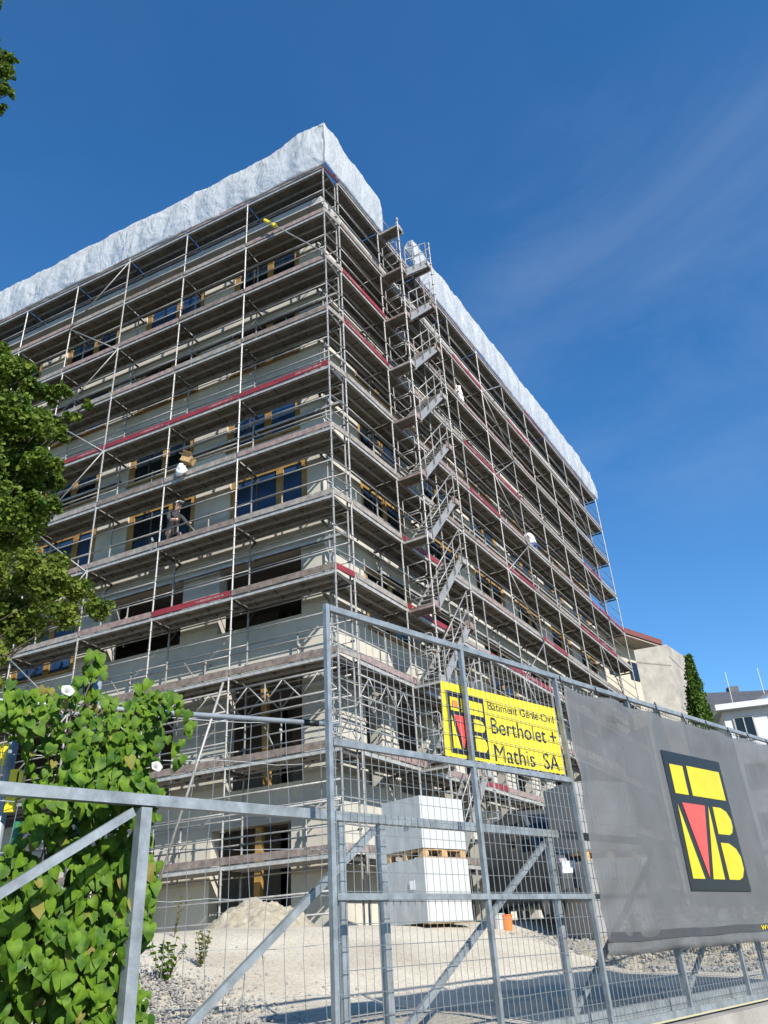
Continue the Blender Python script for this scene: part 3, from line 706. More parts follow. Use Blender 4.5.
# sliding gate behind the fence
gate = empty('sliding_gate', fp(-1.06, -.6, .26), 'galvanised sliding gate frame with diagonal struts running behind the fence', 'gate')
GO = .25; gzT = .80
GA = [-3.0, -1.06, .66, 2.62, 4.5, 6.4]
b = MB(); b.bar(fp(-3.3, .735, GO), fp(-.02, .755, GO), .055, .055, UP); b.bar(fp(-.019, .755, GO), fp(8.2, .80, GO), .055, .055, UP); b.build('top_beam', M['galv_fence'], gate)
b = MB(); b.bar(fp(-3.3, -.53, GO), fp(8.2, -.53, GO), .08, .09, UP); b.build('bottom_beam', M['galv_fence'], gate)
for a in GA + [.30]:
    b = MB(); zt = .735 + .006 * (a + 3) - .03; wd = .06 if a < 0 else .05
    b.box(fp(a, (zt - .49) / 2, GO), (wd, wd, zt + .48), fax); b.build('post', M['galv_fence'], gate)
for a0, a1 in zip(GA, GA[1:]):
    b = MB(); b.bar(fp(a0 + .04, -.46, GO), fp(a1 - .06, .69, GO), .03, .042, UP); b.build('diagonal_strut', M['galv_fence'], gate)
# ------------------------------------------------------------------ printed words (built as flat lettering)
def text_mesh(s, name, mat_, x0, x1, zb, cap, off, parent, tilt=0):
    cu = bpy.data.curves.new(name, 'FONT'); cu.body = s; cu.size = 1; cu.extrude = 0; cu.resolution_u = 3
    o = bpy.data.objects.new(name, cu); COL.objects.link(o)
    dg = bpy.context.evaluated_depsgraph_get(); dg.update(); me = bpy.data.meshes.new_from_object(o.evaluated_get(dg))
    bpy.data.objects.remove(o); co = np.array([v.co[:] for v in me.vertices])
    mn, mxx = co[:, 0].min(), co[:, 0].max(); base = 0.0; capz = .69
    og = origin_of(parent)
    for v in me.vertices:
        t = (v.co.x - mn) / (mxx - mn); v.co = fp(x0 + (x1 - x0) * t, zb + tilt * t + v.co.y / capz * cap, off) - og
    me.materials.append(mat_); ob = bpy.data.objects.new(name, me); COL.objects.link(ob); ob.parent = parent
    md = ob.modifiers.new('s', 'SOLIDIFY'); md.thickness = .002; md.offset = 0
    return ob
S = FS
def flat(parent, name, mt, pts, off, th=.002):
    b = MB(); b.prism([fp(a * S, z * S, off) for a, z in pts], -FN * th); return b.build(name, mt, parent)
# yellow company sign (behind the posts, on the mesh)
SO = .036
sign = empty('company_sign', fp(.70 * S, .745 * S, SO), 'yellow company sign with black and red emblem fixed to the fence', 'sign')
b = MB(); b.prism([fp(a * S, z * S, SO + .012) for a, z in ((.720, .742), (1.690, .755), (1.690, 1.102), (.735, 1.082))], -FN * .006); b.build('panel', M['yellow'], sign)
so_ = SO + .004
def sl_(x, y): # sign emblem coordinates 0..1
    return (.763 + .283 * x, .760 + .285 * y)
def emblem(parent, mapf, off, mk, my, mr, dot=False):
    P = lambda pts: [mapf(*p) for p in pts]
    flat(parent, 'emblem_ground', mk, P([(0, 0), (1, 0), (1, 1), (0, 1)]), off)
    o2 = off - .0035
    flat(parent, 'emblem_bar', my, P([(.08, .68), (.29, .68), (.29, .90), (.08, .90)]), o2)
    flat(parent, 'emblem_bar', my, P([(.36, .68), (.94, .68), (.94, .91), (.36, .91)]), o2)
    flat(parent, 'emblem_wedge', mr, P([(.15, .615), (.52, .615), (.325, .09)]), o2)
    flat(parent, 'emblem_stroke', my, P([(.075, .60), (.06, .08), (.245, .08)]), o2)
    flat(parent, 'emblem_stroke', my, P([(.585, .615), (.38, .08), (.57, .08)]), o2)
    flat(parent, 'emblem_bow', my, P([(.66, .615), (.80, .615), (.89, .59), (.945, .53), (.945, .48), (.91, .43), (.85, .41), (.65, .41)]), o2)
    flat(parent, 'emblem_bow', my, P([(.65, .345), (.79, .345), (.90, .31), (.955, .25), (.955, .16), (.90, .10), (.83, .08), (.65, .08)]), o2)
emblem(sign, sl_, so_, M['black'], M['yellow'], M['signred'])
flat(sign, 'emblem_badge', M['orange'], [sl_(.185 + .08 * math.cos(t * .7854), .79 + .07 * math.sin(t * .7854)) for t in range(8)], so_ - .007)
text_mesh('Bâtiment Génie-Civil', 'lettering', M['black'], 1.080 * S, 1.660 * S, 1.003 * S, .040 * S, so_, sign, .012 * S)
text_mesh('Bertholet +', 'lettering', M['black'], 1.085 * S, 1.662 * S, .888 * S, .078 * S, so_, sign, .014 * S)
text_mesh('Mathis  SA', 'lettering', M['black'], 1.090 * S, 1.650 * S, .758 * S, .080 * S, so_, sign, .010 * S)
# grey banner on the street side
BO = -.045
ban = empty('banner', fp(1.75 * S, -.07 * S, BO), 'large grey mesh banner with black yellow and red emblem on the fence', 'banner')
b = MB(); na, nz = 90, 46; vs = []; fs = []
A0, A1 = 1.725 * S, 4.78 * S
def bdisp(a, t):
    ua = (a - A0) / (A1 - A0); edge = max(0, 1 - ua / .3) + max(0, (ua - .68) / .32) * 1.2; ed2 = max(0, .12 - t) / .12 + max(0, t - .86) / .14
    m_ = min(1, edge + ed2)
    return -abs(.07 * noise.noise(V((a * 1.1 + t * 2.2, t * 2.5, 4))) + .05 * noise.noise(V((a * 3 - t * 4, t * 5, 8)))) * m_ - .012 * math.sin(t * math.pi)
for i in range(na + 1):
    a_ = A0 + (A1 - A0) * i / na; ua = i / na
    ztop = (1.215 + .05 * ua - .018 * math.sin(ua * math.pi * 6) ** 2 + .05 * max(0, ua - .86)) * S; zbot = (-.075 + .005 * ua - .012 * math.sin(ua * math.pi * 4) ** 2 * .4) * S
    for j in range(nz + 1):
        t = j / nz; aa_ = a_ + (-.03 * math.sin(t * math.pi) + .03 * (1 - t) * 0) * (1 - ua)
        vs.append(fp(aa_, zbot + (ztop - zbot) * t, BO + bdisp(a_, t)))
for i in range(na):
    for j in range(nz): k = i * (nz + 1) + j; fs.append((k, k + nz + 1, k + nz + 2, k + 1))
b.add(vs, fs); bo = b.build('sheet', M['banner'], ban, True); sm = bo.modifiers.new('s', 'SOLIDIFY'); sm.thickness = .0015
b = MB()
hv = [];
for i in range(na + 1):
    for j in (0, 3): hv.append(V(vs[i * (nz + 1) + 2]) - FN * .006 + UP * (.022 * j)) if i <= int(na * .72) else None
b.add(hv, [(2 * i, 2 * i + 2, 2 * i + 3, 2 * i + 1) for i in range(int(na * .72))])
ho = b.build('bottom_hem', M['bannerhem'], ban, True)
EO = BO - .016
def bl_(x, y): return (2.745 + .872 * x + .01 * y, .207 + .79 * y + .018 * x * y)
emblem(ban, bl_, EO, M['bblack'], M['byellow'], M['bred'])
text_mesh('www', 'lettering', M['byellow'], 3.60 * S, 3.86 * S, -.012 * S, .040 * S, BO - .03, ban)
for i in range(9):
    a_ = A0 + (A1 - A0) * i / 8; b = MB()
    b.tube(fp(a_, (1.20 + .05 * i / 8) * S, BO - .01), fp(a_ + .02, ZTOP(a_) - .01, -.02), .006, 5); b.build('tie', M['black'], ban)

# ------------------------------------------------------------------ left wire fence, ivy
WD = V((-math.sin(R_(62)), -math.cos(R_(62)), 0)); WN = V((WD.y, -WD.x, 0)); W0 = fp(-.02, 0, .34); W0.z = 0
if WN.y < 0: WN = -WN
def wp(a, z, off=0): return W0 + WD * a + WN * off + UP * z
wf = empty('wire_fence', wp(0, -.6), 'wobbly wire fence with grey top pipe behind the bindweed', 'fence')
def wplane(x, y, off=0): q = onplane(x, y, W0 + WN * off, WN); return (q - W0).dot(WD), q.z
zt = wplane(311, 723)[1]
b = MB(); b.tube(wp(-.34, zt), wp(3.6, zt + .02), .017, 8); b.build('top_pipe', M['steelpost'], wf, True)
ac_ = wplane(311, 725)[0]; b = MB(); b.tube(wp(ac_ - .05, zt), wp(ac_ + .05, zt), .021, 8); b.build('pipe_coupler', M['black'], wf, True)
apost = wplane(95, 700)[0]
for a, top in ((apost, zt + .16), (3.2, zt + .16)):
    b = MB(); b.tube(wp(a, -.75), wp(a, top), .028, 10); b.build('post', M['steelpost'], wf, True)
b = MB()
for i in range(30):
    a = -.32 + i * .115; ph = random.random() * 6
    pts = [wp(a + .012 * math.sin(z_ * 5 + ph) + .008 * random.uniform(-1, 1), -.72 + (zt + .72) * z_ / 8 * 1.0, .01 * random.uniform(-1, 1)) for z_ in range(9)]
    b.path(pts, .0022, 4)
for k in range(9):
    z = -.68 + k * (zt + .66) / 8; pts = [wp(a_ * .2 - .32, z + .012 * random.uniform(-1, 1)) for a_ in range(20)]; b.path(pts, .002, 4)
b.build('wire_netting', M['wire'], wf)

def heart(size, fold=.25, curl=.15):
    o = [(0, 0), (.22, .16), (.42, .08), (.50, -.18), (.40, -.50), (.20, -.80), (0, -1.05)]
    vs = [(0, 0, 0), (0, -.35, .02), (0, -.7, .0), (0, -1.05, -curl)]
    Rv = [(x, y, abs(x) * fold - curl * (y * y) * .9) for x, y in o[1:-1]]
    Lv = [(-x, y, z) for x, y, z in Rv]
    vs = vs + Rv + Lv          # 0-3 mid, 4-8 right, 9-13 left
    fs = [(0, 4, 5, 1), (5, 6, 1), (1, 6, 7, 2), (7, 8, 3, 2), (0, 1, 10, 9), (10, 1, 11), (1, 2, 12, 11), (12, 2, 3, 13)]
    return np.array(vs) * size, fs
def in_poly(x, y, P):
    c = False
    for (x1, y1), (x2, y2) in zip(P, P[1:] + P[:1]):
        if (y1 > y) != (y2 > y) and x < (x2 - x1) * (y - y1) / (y2 - y1) + x1: c = not c
    return c
IVP = [(30, 835), (33, 780), (30, 735), (4, 722), (-25, 700), (0, 690), (22, 700), (52, 692), (72, 690), (88, 668), (104, 664), (108, 684), (130, 694), (162, 690), (176, 706), (168, 724), (163, 745), (166, 770), (164, 790), (156, 815), (158, 860), (150, 905), (150, 960), (154, 1010), (160, 1060), (165, 1140), (-90, 1140), (-90, 880), (0, 850)]
IVA = [wplane(x - 5, y, -.22) for x, y in IVP]                      # the clump's outline on the fence, metres
ivy = empty('bindweed', wp(1.7, -.7, -.1), 'dense green bindweed with heart shaped leaves climbing the wire fence', 'climbing plant')
amin = min(a for a, z in IVA); amax = max(a for a, z in IVA); zmn = min(z for a, z in IVA); zmx = max(z for a, z in IVA)
b = MB(); cnt = 0
def leaf(b, p, size, face, tipdir, m=0):
    vs, fs = heart(size, random.uniform(-.1, .55), random.uniform(.0, .55))
    y = -tipdir.normalized(); z = (face - y * face.dot(y)).normalized(); x = y.cross(z)
    b.add([p + x * v[0] + y * v[1] + z * v[2] for v in vs], fs, m)
for layer, (nn_, off) in enumerate(((900, .06), (1150, -.08), (1150, -.24))):
    for _ in range(nn_ * 4):
        if cnt > (900, 2050, 3200)[layer]: break
        a = random.uniform(amin, amax); z = random.uniform(zmn, zmx)
        if not in_poly(a, z, IVA): continue
        dens = noise.noise(V((a * 3, z * 3, layer)))
        if layer == 2 and dens < .0: continue
        if layer == 1 and dens < -.1 and random.random() < .75: continue
        bulge = -.10 * (1 + noise.noise(V((a * 1.5, z * 1.5, 9))))
        face = (-WN * 1.0 + UP * random.uniform(-.1, .85) + WD * random.uniform(-.8, .55)).normalized()
        tip = (-UP * 1.0 + WD * random.uniform(-.9, .9) - WN * random.uniform(-.1, .6)).normalized()
        leaf(b, wp(a, z, off + bulge + random.uniform(-.05, .05)), (.046 + .024 * min(1, max(0, (zmx - z) / (zmx - zmn) * 1.6))) * random.uniform(.5, 1.25), face, tip, 1 if random.random() < .035 else 0); cnt += 1
# stray shoots at the top edge
for (px, py, ln) in ((185, 708, 5), (186, 722, 4), (176, 742, 4), (180, 760, 2), (12, 690, 6), (95, 668, 14), (100, 660, 5), (172, 700, 4), (140, 690, 6)):
    a, z = wplane(px, py, -.15)
    for _ in range(ln): leaf(b, wp(a + random.uniform(-.05, .05), z + random.uniform(-.05, .05), -.15 + random.uniform(-.05, .05)), random.uniform(.045, .07), (-WN + UP * .4 + WD * random.uniform(-.4, .3)).normalized(), (-UP + WD * random.uniform(-.6, .6)).normalized())
b.build('foliage', [M['ivy'], M['ivyold']], ivy, True)
b = MB()
for i in range(26):
    a = random.uniform(amin + .1, amax - .05); z = -.8; pts = []
    while in_poly(a, z, IVA) or z < -.5:
        pts.append(wp(a, z, -.05 + random.uniform(-.06, .04))); a += random.uniform(-.09, .09); z += .12
        if z > zmx: break
    if len(pts) > 1: b.path(pts, .004, 5)
b.build('stems', M['bark'], ivy)
for (px, py, r) in ((68, 690, .031), (157, 766, .027), (130, 800, .02)):
    a, z = wplane(px, py, -.46); c = wp(a, z, -.46); m = MB(); ax_ = (-WN + UP * .45 - WD * .2).normalized(); x = ax_.orthogonal().normalized(); y = ax_.cross(x)
    vs = []; fs = []
    for k, (rr, h) in enumerate(((.12, -.9), (.25, -.5), (.6, -.12), (1.0, .0), (1.12, -.05))):
        for i in range(15): t = 2 * math.pi * i / 15; q = 1 + .022 * math.cos(5 * t) * k; vs.append(c + (x * math.cos(t) + y * math.sin(t)) * rr * r * q + ax_ * h * r * 1.3)
    for k in range(4):
        for i in range(15): fs.append((k * 15 + i, k * 15 + (i + 1) % 15, (k + 1) * 15 + (i + 1) % 15, (k + 1) * 15 + i))
    m.add(vs, fs); m.build('flower', M['petal'], ivy, True)
# pipe post, yellow straps and green pipe at the left edge
lp = at(4, 800, 4.4); b = MB(); b.tube((lp.x, lp.y, -.75), (lp.x, lp.y, at(4, 705, 4.4).z), .026, 10)
tag(b.build('pipe_post', M['steelpost'], loc=(lp.x, lp.y, -.75), smooth=True), 'grey round post left of the bindweed', 'post')
b = MB()
for (px, py0, py1, w_) in ((13, 770, 812, .05), (21, 772, 786, .035), (10, 795, 812, .03)):
    q0, q1 = at(px, py0, 4.34), at(px, py1, 4.34); b.box((q0 + q1) / 2, (w_, .03, abs(q0.z - q1.z)))
tag(b.build('plastic_strap', M['yellow'], loc=at(13, 812, 4.34)), 'yellow plastic straps tied beside the grey round post', 'strap')
q = at(1, 755, 4.30); b = MB(); b.box(q, (.06, .01, .12), (V((1, 0, 0)), V((0, 1, 0)), V((.15, 0, 1)).normalized())); tag(b.build('warning_plate', M['yellow'], loc=q), 'small blank yellow plate hanging on the grey round post', 'plate')
b = MB(); b.path([at(20, 822, 4.42), at(14, 850, 4.42), at(6, 890, 4.42), at(3, 960, 4.42)], .03, 8); tag(b.build('drain_pipe', M['green'], loc=at(3, 960, 4.42), smooth=True), 'green pipe leaning beside the bindweed', 'pipe')

# ------------------------------------------------------------------ pallets of blocks
def pallet_stack(c, ang, w_, d_, h_, label, tone):
    r = empty('block_pallet', c, label, 'pallet of blocks', 'wrapped block pallets on the yard')
    x = V((math.cos(ang), math.sin(ang), 0)); y = V((-x.y, x.x, 0)); ax_ = (x, y, UP)
    b = MB()
    for t in (-.5, 0, .5):
        b.box(c + y * t * (d_ - .1) + UP * .011, (w_, .1, .022), ax_)
        for s in (-.5, 0, .5): b.box(c + y * t * (d_ - .1) + x * s * (w_ - .14) + UP * .061, (.14, .1, .078), ax_)
    for s in (-.5, 0, .5): b.box(c + x * s * (w_ - .12) + UP * .111, (.12, d_, .022), ax_)
    for t in np.linspace(-.5, .5, 6): b.box(c + y * t * (d_ - .12) + UP * .133, (w_, .12, .022), ax_)
    b.build('pallet', M['pallet'], r)
    b = MB(); nx, ny, nz = 4, 3, 3; hh = h_ - .146
    for i in range(nx):
        for j in range(ny):
            for k in range(nz):
                b.box(c + x * ((i + .5) / nx - .5) * w_ + y * ((j + .5) / ny - .5) * d_ + UP * (.146 + hh * (k + .5) / nz), (w_ / nx - .004, d_ / ny - .004, hh / nz - .003), ax_)
    b.build('block_pack', M['block'], r)
    # stretch wrap over the pack
    b = MB(); vs = []; N = 14
    o_ = .02
    def wp_(u_, v_, zz): return c + x * u_ + y * v_ + UP * zz
    per = [(-w_ / 2 - o_, -d_ / 2 - o_), (w_ / 2 + o_, -d_ / 2 - o_), (w_ / 2 + o_, d_ / 2 + o_), (-w_ / 2 - o_, d_ / 2 + o_)]
    ring = []
    for (p, q) in zip(per, per[1:] + per[:1]):
        for i in range(N): t = i / N; ring.append((p[0] + (q[0] - p[0]) * t, p[1] + (q[1] - p[1]) * t))
    nr = len(ring)
    for k in range(9):
        zb_ = .02 if label.startswith('lower') else .15; zz = zb_ + (hh + .162 - zb_) * k / 8
        for i, (u_, v_) in enumerate(ring):
            e = .010 * noise.noise(V((u_ * 6, v_ * 6, zz * 3 + c.x))); q = V((u_, v_, 0)).normalized() * e
            vs.append(wp_(u_ + q.x, v_ + q.y, zz))
    fs = [(k * nr + i, k * nr + (i + 1) % nr, (k + 1) * nr + (i + 1) % nr, (k + 1) * nr + i) for k in range(8) for i in range(nr)]
    fs.append(tuple(8 * nr + i for i in range(nr)))
    b.add(vs, fs); b.build('stretch_wrap', M[tone], r)
    if label.endswith('left stack') :
        b = MB(); b.box(wp_(-w_ / 2 - .034, -d_ * .2, .6), (.006, .12, .14), ax_); b.build('paper_label', M['shirt_white'], r)
PAng = R_(45)
pc = at(432, 925, 14.6); pc.z = gz(pc.x, pc.y); 
PWD, PDP, PH = 1.08, .92, .985
pc = pc + V((0, .62, 0)); pc.z = gz(pc.x, pc.y) + .0
b0 = pc.copy()
pallet_stack(b0, PAng, PWD, PDP, PH, 'lower white wrapped block pallet, on the ground in the left stack', 'white')
pallet_stack(b0 + UP * (PH + .02), PAng, PWD, PDP, PH, 'upper white wrapped block pallet of the left stack', 'white')
p2 = V((3.42, 15.6, 0)); p2.z = gz(p2.x, p2.y)
for k, lb in ((0, 'lower grey wrapped block pallet, on the ground beside the banner edge'), (1, 'upper grey wrapped block pallet of the stack beside the banner edge')):
    pallet_stack(p2 + UP * (1.32 * k), R_(22), 1.15, .95, 1.3, lb, 'greywrap')

# ------------------------------------------------------------------ sand heap, gravel, weeds
def mound(c, rx, ry, h, ang, name, mt, seed, n_=46, amp=.16):
    b = MB(); vs = []; fs = []
    for i in range(n_ + 1):
        for j in range(n_ + 1):
            u_ = i / n_ * 2 - 1; v_ = j / n_ * 2 - 1; rr = math.hypot(u_, v_)
            z = h * max(0, 1 - rr ** (1.7 if h < .7 else 1.25)) ; q = V((u_ * rx, v_ * ry, 0)); q.rotate(Matrix.Rotation(ang, 3, 'Z'))
            e = (noise.noise(V((u_ * 3, v_ * 3, seed))) * amp + noise.noise(V((u_ * 9, v_ * 9, seed))) * amp * .45 + noise.noise(V((u_ * 22, v_ * 22, seed))) * amp * .25) * min(1, max(0, 1.05 - rr) * 3) * h
            p = c + q; vs.append((p.x, p.y, gz(p.x, p.y) + z + e - .04))
    for i in range(n_):
        for j in range(n_): k = i * (n_ + 1) + j; fs.append((k, k + n_ + 1, k + n_ + 2, k + 1))
    return b.add(vs, fs).build(name, mt, loc=(c.x, c.y, gz(c.x, c.y)), smooth=True)
hs = at(262, 930, 14.6); 
o = mound(V((hs.x - .05, hs.y, 0)), 1.0, .85, .44, 0, 'sand_heap', M['sand'], 2.2, 90, .24); tag(o, 'pale sand heap in front of the dark ground floor opening', 'sand heap')
def stones(b, n_, fn, smin, smax):
    ico = [(0, 0, 1), (.89, 0, .45), (.28, .85, .45), (-.72, .53, .45), (-.72, -.53, .45), (.28, -.85, .45), (.72, .53, -.45), (-.28, .85, -.45), (-.89, 0, -.45), (-.28, -.85, -.45), (.72, -.53, -.45), (0, 0, -1)]
    icf = [(0, 1, 2), (0, 2, 3), (0, 3, 4), (0, 4, 5), (0, 5, 1), (1, 6, 2), (2, 7, 3), (3, 8, 4), (4, 9, 5), (5, 10, 1), (2, 6, 7), (3, 7, 8), (4, 8, 9), (5, 9, 10), (1, 10, 6), (11, 7, 6), (11, 8, 7), (11, 9, 8), (11, 10, 9), (11, 6, 10)]
    for _ in range(n_):
        x, y, z = fn(); s = random.uniform(smin, smax) * random.uniform(.6, 1.3); Rm = Matrix.Rotation(random.uniform(0, 6.3), 3, V((random.random(), random.random(), random.random() + .1)).normalized())
        sc_ = V((s, s * random.uniform(.6, 1), s * random.uniform(.5, .9)))
        b.add([V((x, y, z)) + Rm @ V((p[0] * sc_.x * random.uniform(.8, 1.15), p[1] * sc_.y, p[2] * sc_.z)) for p in ico], icf)
gc = onground(180, 1000) or at(180, 1000, 8)
def gfn():
    t = random.gauss(0, 1.1); s_ = random.gauss(0, .9); x = gc.x - .7 + t * .8; y = gc.y - .5 + s_; h = .14 * math.exp(-((t / 1.2) ** 2 + (s_ / 1.0) ** 2))
    return x, y, gz(x, y) + h * random.uniform(.3, 1.0)
b = MB(); stones(b, 4200, gfn, .010, .026); o = b.build('gravel', M['stone']); tag(o, kind='stuff', label='grey gravel heap beside the bindweed', cat='gravel')
# stony bank to the right, behind the banner
bk = fp(12.6, 0, 3.6)
o = mound(V((bk.x, bk.y, 0)), 3.6, 2.0, .75, FA * -1 + math.pi / 2, 'gravel_bank', M['sand'], 6.1, 50, .2); tag(o, kind='structure')
def bfn():
    u_ = random.uniform(-1, 1); v_ = random.uniform(-1, 1); rr = math.hypot(u_, v_); q = FD * u_ * 3.5 + FN * v_ * 1.9; p = bk + q
    return p.x, p.y, gz(p.x, p.y) + .75 * max(0, 1 - rr ** 1.25) + .01
b = MB(); stones(b, 3200, bfn, .012, .05); o = b.build('gravel', M['stone']); tag(o, kind='stuff', label='pale stones on the bank behind the banner', cat='gravel')
def weed(c, h, n_, label, m_='dryleaf', spread=.2, ls=.035):
    r = empty('weed', c, label, 'weed', 'weeds at the yard edge'); b = MB(); lf = MB()
    for _ in range(n_):
        p = c.copy(); d = V((random.uniform(-1, 1), random.uniform(-1, 1), 2.2)).normalized(); pts = [p.copy()]
        for s_ in range(6):
            p = p + d * h / 6 * random.uniform(.7, 1.2); d = (d + V((random.uniform(-.3, .3), random.uniform(-.3, .3), 0))).normalized(); pts.append(p.copy())
            for _k in range(3):
                vs, fs = heart(ls * random.uniform(.6, 1.3)); x = V((random.uniform(-1, 1), random.uniform(-1, 1), random.uniform(-.2, .6))).normalized(); z = x.orthogonal().normalized(); y = z.cross(x)
                lf.add([p + y * v[0] * .6 - x * v[1] + z * v[2] for v in vs], fs)
        b.path(pts, .003, 4)
    b.build('stems', M['bark'], r); lf.build('foliage', M[m_], r)
for (px, py, h, n_, lb, mm, ls) in ((174, 938, .5, 5, 'tall thin weed in front of the scaffolding foot left of the sand heap', 'dryleaf', .03), (200, 968, .35, 12, 'low bushy weed at the gravel edge', 'dryleaf', .035), (165, 985, .4, 10, 'green weed beside the gate post', 'ivy', .05),
                               ):
    c = onground(px, py)
    if c: weed(c, h, n_, lb, mm, .2, ls)
for i, (a, pf) in enumerate(((9.0, 3.0), (10.2, 2.4), (10.9, 2.0), (11.6, 2.5))):
    c = fp(a, 0, pf); c.z = gz(c.x, c.y) + .3; weed(c, .45, 14, ('wispy weed on the stony bank at the left end', 'bushy weed on the stony bank under the banner middle', 'dry weed on the stony bank toward the right', 'tallest weed on the stony bank at the far right')[i], 'dryleaf' if i % 2 else 'leaf2', .3, .05)
# orange and white buckets by the scaffold foot
for (px, py, m_, lb) in ((499, 925, 'white', 'white bucket at the foot of the right scaffolding'), (507, 925, 'orange', 'orange bucket beside the dark van')):
    c = at(px, py, 15.6); c.z = gz(c.x, c.y); b = MB(); b.tube(c, c + UP * .24, .085, 14, .11); b.tube(c + UP * .24, c + UP * .255, .12, 14)
    tag(b.build('bucket', M[m_], loc=c), lb, 'bucket', 'buckets by the scaffold')

# ------------------------------------------------------------------ dark van
vc = V((3.05, 17.6, 0)); vc.z = gz(vc.x, vc.y); va = R_(-78); vx = V((math.cos(va), math.sin(va), 0)); vy = V((-vx.y, vx.x, 0))   # vx = forward
van = empty('van', vc, 'dark grey van parked behind the block pallets beside the scaffolding', 'van')
VP = lambda a, s_, z: vc + vx * a + vy * s_ + UP * z
prof = [(-2.3, .35), (2.25, .35), (2.32, .75), (2.2, 1.05), (1.35, 1.22), (.75, 1.95), (.4, 2.08), (-2.2, 2.1), (-2.32, 1.6)]
b = MB(); b.prism([VP(a, -.9, z) for a, z in prof], vy * 1.8); bo = b.build('body', M['van'], van); bv = bo.modifiers.new('b', 'BEVEL'); bv.width = .06; bv.segments = 2
b = MB(); n0, n1 = VP(1.33, 0, 1.26), VP(.79, 0, 1.93); d = (n1 - n0).normalized(); nn_ = d.cross(vy).normalized(); nn_ = nn_ if nn_.z > 0 else -nn_
b.box((n0 + n1) / 2 + nn_ * .01, ((n1 - n0).length, 1.56, .02), (d, vy, nn_)); b.build('windscreen', M['glass'], van)
b = MB(); h0, h1 = VP(2.1, 0, 1.085), VP(1.42, 0, 1.225); d = (h1 - h0).normalized(); nn_ = d.cross(vy); nn_ = nn_ if nn_.z > 0 else -nn_
b.box((h0 + h1) / 2 + nn_ * .01, ((h1 - h0).length, 1.5, .02), (d, vy, nn_)); b.build('bonnet', M['vanlight'], van)  # light reflecting off the dark bonnet is painted as a pale colour
b = MB()
for k in range(3): b.box(VP(2.31, 0, .62 + .09 * k), (.04, 1.0, .035), (vx, vy, UP))
b.build('grille', M['black'], van)
b = MB(); b.box(VP(2.34, 0, .42), (.08, 1.7, .16), (vx, vy, UP)); b.build('bumper', M['rubber'], van)
for s_ in (-1, 1):
    b = MB(); b.box(VP(2.27, s_ * .7, .86), (.06, .26, .16), (vx, vy, UP)); b.build('headlight', M['vanlight'], van)
    b = MB(); b.box(VP(.2, s_ * .905, 1.6), (1.0, .012, .5), (vx, vy, UP)); b.build('side_window', M['glass'], van)
    b = MB(); b.box(VP(1.0, s_ * 1.0, 1.35), (.08, .16, .22), (vx, vy, UP)); b.build('mirror', M['rubber'], van)
    for a in (1.5, -1.5):
        w_ = MB(); w_.tube(VP(a, s_ * .72, .33), VP(a, s_ * .92, .33), .33, 24); wo = w_.build('wheel', M['rubber'], van)
        rm = MB(); rm.tube(VP(a, s_ * .91, .33), VP(a, s_ * .935, .33), .19, 16); oo = origin_of(wo); rm.v = [(x - oo.x, y - oo.y, z - oo.z) for x, y, z in rm.v]
        ro = bpy.data.objects.new('rim', rm.mesh('rim', M['galv'])); COL.objects.link(ro); ro.parent = wo

